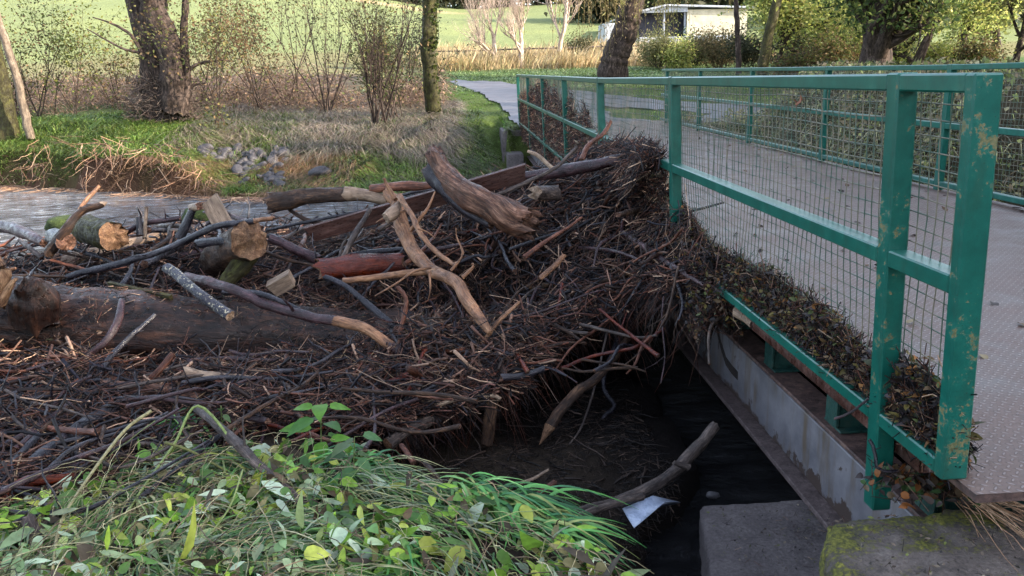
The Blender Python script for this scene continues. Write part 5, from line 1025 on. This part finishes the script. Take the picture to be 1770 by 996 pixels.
n = 16000; pts = scatter(n, 5.3, 9.8, 2, 20.5, lambda x, y: np.clip(.3+2*vn(x, y, .7, 85), 0, 1)); x, y = pts.T; g = Geo()
add_leaves(g, np.c_[pts, ground(x, y)+rng.random(n)*.22], rdir(n), rdir(n)+[-.6, 0, .5], rng.uniform(.05, .14, n), rng.uniform(.03, .08, n), pal([(.3, .3, .10), (.18, .21, .07), (.42, .37, .2), (.08, .09, .04), (.3, .22, .13)], n, var=.35), TINY); build('ivy', g, M['leaf_far'], (7, 10, 0), kind='stuff', label='ivy and dead leaves over the steep bank beyond the bridge')
fieldgrass('river_edge_grass', 9000, (-2.6, 1.3), (16.4, 20.2), lambda x, y: (y > yfar(x)+.1)*1.0, (.2, .5), (.010, .02), LG[:3]+[(.15, .14, .08), (.2, .16, .1)], 'rough grass spilling down the bank to the river beside the bridge', droop=(.8, 1.5))
# grit and leaf crumbs on the concrete
for nm_, x0, x1, y0, y1, zt, n in (('grit', 1.06, 1.7, 2.2, 3.3, -.757, 500), ('grit', 1.15, 2.3, 1.4, 2.32, -.232, 900)):
    g = Geo(); C = np.c_[rng.uniform(x0, x1, n), rng.uniform(y0, y1, n), np.full(n, zt)+rng.random(n)*.008]; add_leaves(g, C, rdir(n, .15), rdir(n, .3)+[0, 0, 1], rng.uniform(.004, .022, n), rng.uniform(.003, .012, n), pal([(.06, .045, .035), (.12, .09, .07), (.03, .025, .022), (.2, .16, .12), (.1, .11, .03)], n), TINY)
    P = C[:n//6, None]+rdir(n//6, .1)[:, None]*np.linspace(-.02, .02, 3)[None, :, None]; add_tubes(g, P, np.full(P.shape[:2], .001), 4, 0, pal(TWC, n//6)); build(nm_, g, M['leaf'], (x0, y0, zt), kind='stuff', label='grit and leaf crumbs on the %s concrete' % ('lower dark' if zt < -.5 else 'mossy upper'))
# rootlets in the eroded bank
n = 900; x = rng.uniform(-15, -3.0, n); y = yfar(x)+rng.uniform(-.25, .5, n); z = ground(x, y)+rng.uniform(.0, .45, n)*(x < -5); a = rng.normal(-1.2, .8, n); K = 6; t = np.linspace(0, 1, K)[None, :, None]
P = np.stack([x, y, z], -1)[:, None]+np.stack([np.cos(a), np.sin(a), rng.normal(-.35, .3, n)], -1)[:, None]*rng.uniform(.2, .8, n)[:, None, None]*t+np.cumsum(rng.normal(0, .035, (n, K, 3)), 1)*t; P[..., 2] = np.maximum(P[..., 2], WATER+.01)
g = Geo(); add_tubes(g, P, rng.uniform(.003, .010, n)[:, None]*np.linspace(1.2, .5, K)[None], 4, 0, pal([(.3, .18, .11), (.2, .11, .07), (.4, .27, .18), (.1, .06, .045)], n)); build('exposed_roots', g, M['twig'], (-8, 18, -.5), kind='stuff', label='bare tan roots hanging from the eroded river bank')
# ---------------------------------------------------------------- trees and shrubs
def grow(r, p, d, L, R, lv, out, tips, spread=.6, gn=5, up=.1, nb=(2, 4), shrink=.62, wob=.12, taper=.45):
    K = 6; pts = [p]; dd = d/np.linalg.norm(d)
    for k in range(1, K):
        dd = dd+r.normal(0, wob, 3)+np.array([0, 0, up]); dd /= np.linalg.norm(dd); pts.append(pts[-1]+dd*L/(K-1))
    pts = np.array(pts); out.append((pts, np.linspace(R, R*taper, K), lv))
    if lv <= 0: tips.append(pts); return
    for i in range(r.integers(*nb)+1):
        u = r.uniform(.35, 1.0) if i else 1.0; q = pts[int(u*(K-1))]; v = dd+r.normal(0, spread, 3); v /= np.linalg.norm(v)
        grow(r, q, v, L*shrink*r.uniform(.75, 1.2), R*(taper+(1-taper)*(1-u))*.72, lv-1, out, tips, spread, gn, up, nb, shrink, wob, taper)
def tree(name, label, base, H, R, seed, levels=4, dirv=(0, 0, 1), leaf=None, nleaf=0, lsz=(.05, .1), mat='tree', lspread=.3, cat='tree', group=None, trunk_L=None, spread=.55, up=.12, nb=(2, 4), shrink=.62, m=8, trunks=1, flare=1.5, wob=.1, fmat='leaf_far', low=None, prof=TINY, minz=None):
    r = np.random.default_rng(seed); base = np.array(base, float); out = []; tips = []
    for k in range(trunks):
        dv = np.array(dirv, float)+(r.normal(0, .22 if trunks > 1 else 0, 3)*np.array([1, 1, 0])); grow(r, base+(r.normal(0, R*1.2, 3)*[1, 1, 0] if trunks > 1 else 0), dv, trunk_L or H*.42, R*(1 if k == 0 else r.uniform(.5, .9)), levels, out, tips, spread, 5, up, nb, shrink, wob)
    t = empty(name, tuple(map(float, base)), label=label, cat=cat, group=group)
    for nm, sel, mm in (('trunk', [o for o in out if o[2] == levels], max(m, 12)), ('limbs', [o for o in out if o[2] < levels], 5)):
        if not sel: continue
        g = Geo()
        if nm == 'trunk':
            for q, rr_, _ in sel:
                C = cr(q, 30); Rk = np.interp(np.linspace(0, 5, 30), range(6), rr_)*(1+(flare-1)*np.exp(-np.linspace(0, 1, 30)*9)); C[0, 2] -= R
                V, Qd, G = tubes(C[None], Rk[None], 20); V = V.reshape(30, 20, 3); an = np.arange(20)*.314
                V = C[:, None]+(V-C[:, None])*(1+.22*vn(np.linspace(0, 3, 30)[:, None]+0*an, np.cos(an)[None]*1.5+seed*3, .5, seed)+.10*vn(np.linspace(0, 1, 30)[:, None]+0*an, np.sin(an)[None]*3+seed*3, .4, seed+1))[..., None]
                g.add(V.reshape(-1, 3), Qd, 0, None, G)
        else:
            for lv in set(o[2] for o in sel):
                s2 = [o for o in sel if o[2] == lv]; add_tubes(g, np.array([o[0] for o in s2]), np.array([o[1] for o in s2]), 6 if lv > 1 else 4)
        build(nm, g, M[mat], parent=t)
    if leaf and nleaf:
        tp = np.array(tips).reshape(-1, 3)
        if low: tp = np.vstack([tp, np.array([q for o in out if o[2] <= low for q in o[0]])])
        c = tp[r.integers(0, len(tp), nleaf)]+r.normal(0, lspread, (nleaf, 3)); g = Geo()
        if minz: c = c[c[:, 2] > base[2]+minz]; nleaf = len(c)
        add_leaves(g, c, rdir(nleaf, .6, r)+np.array([0, 0, -.3]), rdir(nleaf, 1, r)+np.array([0, 0, .6]), r.uniform(*lsz, nleaf), r.uniform(*lsz, nleaf)*.55, pal(leaf, nleaf, r, .25), prof, .2, .25); build('foliage', g, M[fmat], parent=t)
    return t
def G3(px, py, Y): 
    q = at(px, py, Y); return (q[0], q[1], float(ground(q[0], q[1]))-.05)
AUT = [(.10, .11, .03), (.14, .13, .04), (.07, .08, .03), (.17, .11, .05), (.12, .08, .04)]; YEL = [(.46, .46, .12), (.36, .40, .12), (.22, .28, .08), (.52, .48, .18)]; DK = [(.035, .06, .02), (.05, .08, .025), (.03, .045, .02)]
# left bank trees
t = tree('riverside_tree', 'stout dark forked tree on the grassy far bank', G3(286, 208, 22.6), 12, .40, 11, 3, (-.06, 0, 1), AUT, 2500, (.06, .12), spread=.35, trunk_L=5, flare=1.25)
for k, (pp, rr, YY) in enumerate([([(300, 190), (300, 120), (285, 60), (262, 0), (235, -120)], [26, 22, 18, 17, 12], [22.2]*2+[22.3]*3), ([(262, 195), (262, 120), (268, 60), (275, 0), (283, -120)], [16, 15, 14, 12, 9], [22.5]*5), ([(318, 200), (322, 120), (318, 40), (328, -60)], [9, 7, 6, 4], [22.2]*4)]):
    P, R = solve(pp, rr, 0, YY); build('trunk', log_geo(P, R, 22, .14, .3, 300+k, (0, 0), K=60), [M['tree'], M['tree']], parent=t)
for k, (pp, rr) in enumerate([([(318, 130), (345, 110), (380, 105), (408, 106)], [4, 3, 2, 1]), ([(315, 158), (335, 148), (355, 143)], [3, 2, 1.5]), ([(250, 100), (225, 60), (190, 40), (160, 30)], [4, 3, 2, 1]), ([(248, 92), (215, 85), (185, 70), (150, 50)], [3, 2, 1.5, 1])]):
    P, R = solve(pp, rr, 0, [22.2]*len(pp)); build('limb', log_geo(P, R, 7, .1, .3, 320+k, (0, 0)), [M['tree'], M['tree']], parent=t)
g = Geo(); b = np.array(t.location); n = 1100; a = rng.uniform(0, 6.28, n); h = rng.random(n)*1.2; rr_ = (.72+.25*rng.random(n))*(1.1-.35*h); C = b+np.stack([np.cos(a)*rr_, np.sin(a)*rr_*.7, h], -1); P = C[:, None]+(rdir(n, .7)*[1, 1, 1])[:, None]*np.linspace(-.25, .35, 4)[None, :, None]*rng.uniform(.5, 1.2, n)[:, None, None]
add_tubes(g, P, np.full((n, 4), .006), 3, 0, pal([(.12, .085, .07), (.07, .05, .045), (.18, .14, .11)], n)); build('brushwood', g, M['twig'], parent=t, label='tangle of dead shoots round the trunk foot')
t = tree('riverside_tree', 'dark mossy tree trunk cut by the left edge of the picture', G3(8, 225, 21.6), 12, .22, 12, 3, (-.05, 0, 1), AUT, 1500, (.06, .11), mat='mossbark', trunk_L=6, spread=.35)
P, R = solve([(54, 240), (44, 200), (30, 140), (12, 80), (-8, 20), (-40, -120)], [7, 6.5, 6.5, 7, 6.5, 6], 0, [21.2]*6); build('leaning_tree', log_geo(P, R, 16, .08, .3, 340, (0, 0), K=50), [M['palebark'], M['palebark']], label='pale smooth leaning tree trunk at the left edge of the far bank', cat='tree')
P, R = solve([(748, 192), (742, 120), (740, 60), (743, 0), (746, -110)], [14, 13, 12, 12, 10], 0, [22.8]*5); t = build('mossy_tree', log_geo(P, R, 20, .14, .3, 341, (0, 0), K=70), [M['mossbark'], M['mossbark']], label='straight mossy tree trunk standing left of the path', cat='tree')
n = 500; a = rng.normal(.3, .8, n); hh = rng.random(n); C = np.array([cr(P, 60)[int(h*59)] for h in hh])+np.stack([np.cos(a)*.20, -abs(np.sin(a))*.18, 0*a], -1); g = Geo(); add_leaves(g, C, rdir(n, .4), rdir(n), rng.uniform(.05, .13, n), rng.uniform(.05, .1, n), pal([(.05, .07, .015), (.08, .10, .02), (.035, .05, .015)], n), TINY); build('foliage', g, M['leaf_far'], parent=t, label='green moss and ivy on one side')
# bare multi-stem shrub and saplings
def shrub(name, label, base, H, seed, leaf, nleaf, stems=7, mat='tree', R=.025, lsz=(.05, .11), spread=.45, lv=2, tilt=.35, lspread=.16, low=None, group=None, cat='shrub'):
    r = np.random.default_rng(seed); base = np.array(base, float); out = []; tips = []
    for k in range(stems):
        d = np.array([r.normal(0, tilt), r.normal(0, tilt), 1]); grow(r, base+r.normal(0, .12, 3)*[1, 1, 0], d, H*.55*r.uniform(.7, 1.1), R*r.uniform(.6, 1.1), lv, out, tips, spread, 5, .06, (3, 5), .6, .07)
    t = empty(name, tuple(map(float, base)), label=label, cat=cat, group=group); g = Geo()
    for l in set(o[2] for o in out):
        s2 = [o for o in out if o[2] == l]; add_tubes(g, np.array([o[0] for o in s2]), np.array([o[1] for o in s2]), 5 if l == lv else 3)
    build('stems', g, M[mat], parent=t)
    if nleaf:
        tp = np.array(tips).reshape(-1, 3); c = tp[r.integers(0, len(tp), nleaf)]+r.normal(0, lspread, (nleaf, 3)); g = Geo()
        add_leaves(g, c, rdir(nleaf, .6, r)+np.array([0, 0, -.2]), rdir(nleaf, 1, r)+np.array([0, 0, .8]), r.uniform(*lsz, nleaf), r.uniform(*lsz, nleaf)*.6, pal(leaf, nleaf, r, .25), TINY, .2, .25); build('foliage', g, M['leaf_far'], parent=t)
    return t
SHX = 1
SH = [('shrub', 'bare grey many-stemmed shrub between the stone heap and the mossy trunk', 655, 205, 21.5, 4.4, 1, AUT, 700, 13, .03), ('shrub', 'leafy sapling just left of the mossy trunk', 690, 200, 22.5, 3.4, 2, [(.07, .085, .03), (.10, .11, .04)], 1500, 6, .02),
      ('sapling', 'sapling with yellow-green leaves left of the stout forked tree', 128, 150, 24.5, 4.2, 3, [(.13, .15, .03), (.2, .2, .05), (.09, .11, .03)], 1300, 4, .02), ('sapling', 'thin sapling with drooping green leaves near the left edge', 70, 165, 24, 3.8, 4, AUT, 1100, 4, .02),
      ('sapling', 'sapling right of the stout forked tree with olive leaves', 385, 200, 21.5, 4.6, 5, AUT, 2100, 5, .022), ('sapling', 'russet-leaved sapling in front of the field', 455, 170, 24, 4.2, 6, [(.17, .10, .05), (.12, .10, .05), (.2, .13, .07)], 1900, 6, .022),
      ('sapling', 'open branched sapling left of the bare grey shrub', 560, 175, 24.5, 5.0, 7, [(.08, .09, .04), (.11, .10, .05)], 900, 8, .028), ('sapling', 'short yellowing sapling behind the long green grass', 200, 160, 25.5, 3.0, 8, AUT, 1200, 6, .018),
      ('shrub', 'dense dark-leaved shrub at the top left of the mossy trunk', 700, 150, 27, 4.2, 9, [(.045, .055, .03), (.07, .075, .04)], 2600, 7, .03), ('sapling', 'sapling with sparse leaves between the forked tree and the field', 345, 160, 26, 4.4, 10, AUT, 1100, 5, .02),
      ('shrub', 'small thorn shrub at the left edge behind the pale leaning trunk', 30, 170, 25, 3.2, 13, AUT, 1300, 6, .02), ('sapling', 'tall wispy sapling rising above the russet one', 500, 165, 26, 5.6, 14, AUT, 1000, 4, .022)]
for nm, lab, px, py, YY, H, sd, lf, nl, st, R_ in SH: shrub(nm, lab, G3(px, py, YY), H, sd+20, lf, nl, st, 'tree', R_)
# brambles
n = 6000; pts = scatter(n, -19, -.5, 24.5, 31, lambda x, y: ss(-.4, .1, vn(x, y, 1.8, 91))); x, y = pts.T; z = ground(x, y)+rng.random(n)**1.6*1.0*(1+vn(x, y, 2, 92)); D = rdir(n, .8); L = rng.uniform(.3, 1.1, n); K = 5; t = np.linspace(-.5, .5, K)[None, :, None]
P = np.stack([x, y, z], -1)[:, None]+D[:, None]*L[:, None, None]*t; P[..., 2] -= (t[..., 0]**2)*L[:, None]*.8; g = Geo(); add_tubes(g, P, np.full((n, K), .007), 3, 0, pal([(.24, .17, .14), (.34, .26, .21), (.16, .11, .09), (.28, .19, .13)], n))
m = 7000; k = rng.integers(0, n, m); add_leaves(g, P[k, 2]+rng.normal(0, .18, (m, 3)), rdir(m), rdir(m)+[0, 0, .6], rng.uniform(.06, .13, m), rng.uniform(.04, .09, m), pal([(.25, .16, .10), (.18, .17, .07), (.32, .21, .13), (.15, .18, .05), (.2, .13, .10)], m)); build('bramble_undergrowth', g, M['leaf_far'], (-8, 27, 0), kind='stuff', label='brown brambles and bracken along the edge of the field')
# leaning and right-hand trees
t = tree('leaning_willow', 'big leaning willow trunk beyond the path in front of the shed', G3(1052, 132, 35.5), 14, .02, 31, 2, (.2, 0, 1), None, 0, mat='tree', trunk_L=1.2)
P, R = solve([(1056, 142), (1062, 100), (1076, 50), (1092, 0), (1118, -90), (1150, -190)], [26, 22, 20, 19, 17, 12], 0, [35.3]*6); C = log_geo(P, R, 28, .12, .3, 342, (0, 0), K=70); build('trunk', C, [M['tree'], M['tree']], parent=t)
def fronds(parent, c, n, L, spread, cols, seed):
    r = np.random.default_rng(seed); K = 6; t_ = np.linspace(0, 1, K)[None, :, None]; s = np.array(c)+r.normal(0, 1, (n, 3))*spread; P = s[:, None]+np.array([0, 0, -1.0])*(r.uniform(.4, 1, n)*L)[:, None, None]*t_+np.cumsum(r.normal(0, .05, (n, K, 3)), 1)
    g = Geo(); add_tubes(g, P, np.full((n, K), .008), 3, 0, (.2, .16, .06)); m = n*22; k = r.integers(0, n, m); kk = r.integers(0, K, m)
    add_leaves(g, P[k, kk]+r.normal(0, .09, (m, 3)), rdir(m, .5, r)+[0, 0, -1], rdir(m, 1, r), r.uniform(.08, .18, m), r.uniform(.03, .05, m), pal(cols, m, r)); build('weeping_fronds', g, M['leaf_far'], parent=parent)
WIL = [(.28, .26, .08), (.2, .2, .06), (.33, .29, .12)]
fronds(t, at(1045, -60, 34), 55, 3.0, (1.5, .8, .5), [(.3, .22, .12), (.22, .18, .08)], 1); fronds(t, at(1158, -40, 33.5), 26, 2.9, (.35, .5, .5), WIL, 2); fronds(t, at(1100, -60, 33), 20, 2.2, (1.6, .6, .4), WIL, 3)
t = tree('old_tree', 'massive old tree with a short thick ridged trunk beyond the bridge railings', G3(1502, 112, 25.5), 9, .66, 32, 4, (-.02, 0, 1), [(.07, .11, .03), (.12, .15, .04), (.045, .07, .025), (.2, .21, .06)], 15000, (.10, .2), trunk_L=2.5, flare=1.15, spread=.5, up=.14, nb=(4, 6), lspread=.5, low=2, shrink=.8, minz=1.9)
for k, (px, w_, YY, x2, lab, mat) in enumerate([(1277, 5, 28, 1272, 'slim straight pole-like trunk in front of the pale barn wall', 'tree'), (1316, 9, 31, 1345, 'leaning yellow-lit trunk right of the pole-like trunk', 'mossbark')]):
    P, R = solve([(px, 128), (px+(x2-px)*.4, 60), (x2, 0), (x2+(x2-px), -130)], [w_, w_*.9, w_*.85, w_*.7], 0, [YY]*4); o = build('slender_tree', log_geo(P, R, 14, .12, .3, 350+k, (0, 0), K=50), [M[mat], M[mat]], label=lab, cat='tree')
def bigtree(nm, lab, px, py, YY, H, R_, sd, lf, nl, sz=(.10, .2), ls=.45, mat='tree', tl=None, **kw): return tree(nm, lab, G3(px, py, YY), H, R_, sd, 4, (kw.pop('dx', 0), 0, 1), lf, nl, sz, mat, ls, trunk_L=tl or H*.3, spread=.65, up=.05, nb=(3, 5), shrink=.7, low=1, **kw)
bigtree('broadleaf_tree', 'yellow-green sunlit tree left of the massive old tree', 1345, 118, 33, 8, .16, 41, YEL, 9000, tl=2.2)
bigtree('broadleaf_tree', 'green tree between the yellow-green one and the massive old trunk', 1400, 116, 36, 8, .2, 42, [(.10, .14, .04), (.14, .17, .05)], 7000, tl=2)
bigtree('broadleaf_tree', 'leaning sunlit tree just right of the massive old trunk', 1575, 112, 30, 9, .2, 43, YEL, 6000, tl=3, dx=.35)
bigtree('broadleaf_tree', 'tree with spreading yellow boughs near the right edge', 1660, 106, 38, 9, .2, 44, YEL, 8000, tl=2)
bigtree('broadleaf_tree', 'dark-stemmed tree at the right edge of the picture', 1752, 112, 30, 8, .14, 45, [(.16, .16, .05), (.12, .12, .04)], 5000, tl=2.5)
bigtree('broadleaf_tree', 'green tree behind the massive old tree', 1490, 100, 46, 11, .25, 46, [(.09, .13, .03), (.22, .25, .07)], 9000, (.15, .3), tl=2)
bigtree('broadleaf_tree', 'tall green tree behind the spreading yellow boughs', 1720, 100, 52, 12, .25, 47, [(.14, .18, .05), (.26, .28, .09)], 9000, (.18, .34), tl=2)
for k, (px, YY, H, lab, lf) in enumerate([(1205, 42, 1.9, 'dark rounded evergreen shrub in front of the brick base', DK), (1365, 34, 2.2, 'grey-green rounded bush beyond the railing', [(.05, .06, .04), (.07, .08, .05)]), (1140, 41, 2.0, 'feathery broom bush right of the leaning willow', [(.14, .15, .06), (.2, .19, .09)]), (1300, 37, 2.4, 'dull bush between the two slim trunks', [(.06, .065, .035)]),
                                  (1172, 40, 1.5, 'small yellowish shrub left of the dark evergreen shrub', YEL), (1440, 30, 1.9, 'bare brown shrub left of the massive old trunk', AUT), (1545, 33, 2.4, 'dark shrub hiding the ground right of the massive old trunk', DK), (1620, 31, 1.6, 'sunlit weedy bush beyond the right of the bridge', YEL), (1690, 29, 1.7, 'brown-green bush beside the dark-stemmed tree', AUT), (1240, 39, 2.2, 'brown-leaved thicket beside the pole-like trunk', [(.16, .12, .06), (.1, .09, .04)]), (1000, 47, 1.7, 'low dark bramble bush behind the buff grass', [(.07, .07, .03)]), (655, 47, 1.8, 'low brown bush at the foot of the field', AUT), (1385, 27, 1.4, 'low bramble bush behind the distant railing', AUT)]):
    shrub('bush', lab, G3(px, 112, YY), H, 60+k, lf, 4200, 14, 'tree', .02, (.07, .14), .6, 2, .5, .2)
# three bare birches
for k, (px, lab, sd) in enumerate([(855, 'bare white birch, leftmost of the three by the buff grass', 1), (903, 'bare pinkish birch with the widest crown, middle of the three', 2), (966, 'slim bare birch, nearest the leaning willow', 3)]):
    tree('birch_tree', lab, G3(px, 110, 45), 7.5, .17 if k < 2 else .14, 70+sd, 4, (.03 if k else 0, 0, 1), None, 0, mat='birch', trunk_L=1.9 if k < 2 else 3.6, spread=.38, up=.11, nb=(4, 5), shrink=.74, flare=1.1, group='bare birches by the field')
# field fence, shed, treeline
ft = empty('field_fence', (3, 46.5, 1.9), label='low weathered post and rail fence at the foot of the field', cat='fence')
for k in range(14):
    x = -1.5+k*1.35; z = float(ground(x, 46.5)); g = Geo(); box(g, x-.05, x+.05, 46.45, 46.55, z-.1, z+1.0); build('post', g, M['grey'], parent=ft)
for h in (.45, .85):
    g = Geo(); 
    for k in range(13):
        x = -1.5+k*1.35; z0, z1 = float(ground(x, 46.5)), float(ground(x+1.35, 46.5)); box(g, x, x+1.35, 46.40, 46.448, z0+h, z0+h+.08, fn=lambda v, x=x, s=(z1-z0)/1.35: v+np.stack([0*v[:, 0], 0*v[:, 0], (v[:, 0]-x)*s], -1))
    build('rail', g, M['grey'], parent=ft)
tz = 2.9; bz = 2.1
barn = empty('farm_shed', (17, 62, bz), label='open farm shed with a grey pitched roof, dark interior and pale cladding', cat='shed')
def PZ(px, py, Y=60.): return at(px, py, Y)
M['roof'] = simple('grey_metal_roof', [(.2, .22, .26), (.3, .32, .36), (.38, .4, .44)], .8, .5, .2); M['clad'] = simple('pale_cladding', [(.26, .24, .17), (.36, .33, .25), (.44, .4, .3)], .6, .7, .3); M['shed_shade'] = simple('shed_interior_shade', [(.012, .012, .02), (.02, .02, .03), (.04, .04, .05)], 1, .8, .2); M['brick'] = simple('old_brick', [(.2, .11, .08), (.3, .18, .14), (.4, .28, .22)], 2, .8, .4)  # near-black colour stands in for shade inside the shed and its doorway
a = PZ(1098, 52); b_ = PZ(1187, 52); c_ = PZ(1290, 60); top = PZ(1150, 8)[2]; ev = PZ(1112, 22)[2]; ev2 = PZ(1187, 17)[2]; lo = PZ(1187, 62)[2]
def bx(nm, mat, *q, **kw): g = Geo(); box(g, *q, bev=.01); return build(nm, g, M[mat], parent=barn, smooth=False, **kw)
bx('back_wall', 'shed_shade', a[0]-.5, b_[0]+.1, 60.95, 61.05, bz-.5, ev); bx('side_wall', 'clad', b_[0], c_[0], 60, 60.12, lo-.2, ev2); bx('end_wall', 'clad', c_[0]-.12, c_[0], 60.13, 72, bz-1, ev2)  # back wall set shallow and dark to paint the unlit interior
for xx in (a[0], (a[0]*.45+b_[0]*.55), b_[0]-.15): bx('post', 'roof', xx, xx+.14, 60.2, 60.34, bz-.5, ev)
bx('low_roof', 'roof', a[0]-.3, c_[0]-2, 57.2, 60.0, lo-.55, lo-.15); bx('fascia', 'clad', a[0]-.3, c_[0]-2, 57.1, 57.19, lo-.75, lo-.5); bx('brick_base', 'brick', b_[0]-1, c_[0]-1, 57.4, 57.6, bz-1, lo-.76); bx('lean_to', 'roof', PZ(1042, 40)[0], PZ(1062, 40)[0], 59, 62, bz-1, PZ(1042, 42)[2]); bx('doorway_shade', 'shed_shade', b_[0]-1.6, b_[0]-1.0, 57.45, 57.6, bz-1, lo-.76)
g = Geo(); x0, x1 = a[0]-.4, c_[0]+.4; xr = PZ(1150, 8)[0]; e0 = ev
V = np.array([(x0, 59.6, e0), (xr, 59.6, top), (x1, 59.6, ev2+.1), (x0, 73, e0), (xr, 73, top), (x1, 73, ev2+.1)]); V2 = V-[0, 0, .12]
g.add(np.vstack([V, V2]), [np.array([[0, 1, 4, 3], [1, 2, 5, 4], [6, 9, 10, 7], [7, 10, 11, 8], [0, 6, 7, 1], [1, 7, 8, 2], [3, 4, 10, 9], [4, 5, 11, 10], [0, 3, 9, 6], [2, 8, 11, 5]])]); build('roof', g, M['roof'], parent=barn, smooth=False)
g = Geo(); g.add(np.array([(a[0], 59.9, ev-.02), (b_[0], 59.9, ev-.02), (b_[0], 59.9, ev+1.2*(top-ev)*(.55)), (xr, 59.9, top-.15), (a[0], 60.0, ev-.02), (b_[0], 60.0, ev-.02), (b_[0], 60.0, ev+1.2*(top-ev)*.55), (xr, 60.0, top-.15)]), [np.array([[0, 1, 2, 3], [7, 6, 5, 4], [0, 4, 5, 1], [1, 5, 6, 2], [2, 6, 7, 3], [3, 7, 4, 0]])]); build('gable', g, M['roof'], parent=barn, smooth=False)
# distant treeline (shared meshes, every tree an object)
pr = []
for k in range(3):
    r = np.random.default_rng(80+k); t = tree('distant_tree', 'one of the dark trees of the wood along the top of the field', (0, 0, 0), 9, .25, 80+k, 3, (0, 0, 1), [(.05, .06, .03), (.07, .07, .04), (.10, .09, .05), (.04, .06, .03)], 2600, (.5, 1.0), lspread=.9, trunk_L=2.5, spread=.8, nb=(3, 5), shrink=.75, low=2, group='trees of the wood above the field', m=6); pr.append(t)
r = np.random.default_rng(4); first = [True]*3
def place(x, y, s, lab, grp, k=None):
    k = r.integers(0, 3) if k is None else k; o = pr[k] if first[k] else copy_tree(pr[k]); first[k] = False
    o.location = (x, y, float(ground(x, y))-.2); o.scale = (s, s, s*r.uniform(.85, 1.2)); o.rotation_euler = (0, 0, r.uniform(0, 6.28)); o['label'] = lab; o['group'] = grp; return o
for k in range(46):
    x = -12+k*2.4+r.normal(0, .8); y = 152+r.uniform(-2, 10)+(-.35*max(0, x-25)); place(x, y, r.uniform(.8, 1.3), 'one of the dark trees of the wood along the top of the field', 'trees of the wood above the field')
for k in range(26): place(34+r.uniform(0, 62), r.uniform(76, 108), r.uniform(.9, 1.5), 'one of the trees of the wood behind the farm shed', 'trees behind the farm shed')
for k in range(5): place(14+k*4+r.normal(0, 1), 95+r.normal(0, 4), 1.2, 'one of the trees of the wood behind the farm shed', 'trees behind the farm shed')
# unseen tall trees on the sunny side: they shade the dam and the bridge
for k in range(20):
    y = -34+k*2.55; x = 21.5+r.uniform(-2, 3.5)+max(0, y-14)*.55
    if y > 24: x += 4
    o = place(x, y, r.uniform(1.35, 1.7), 'one of the unseen tall trees shading the dam and bridge', 'unseen trees shading the bridge')
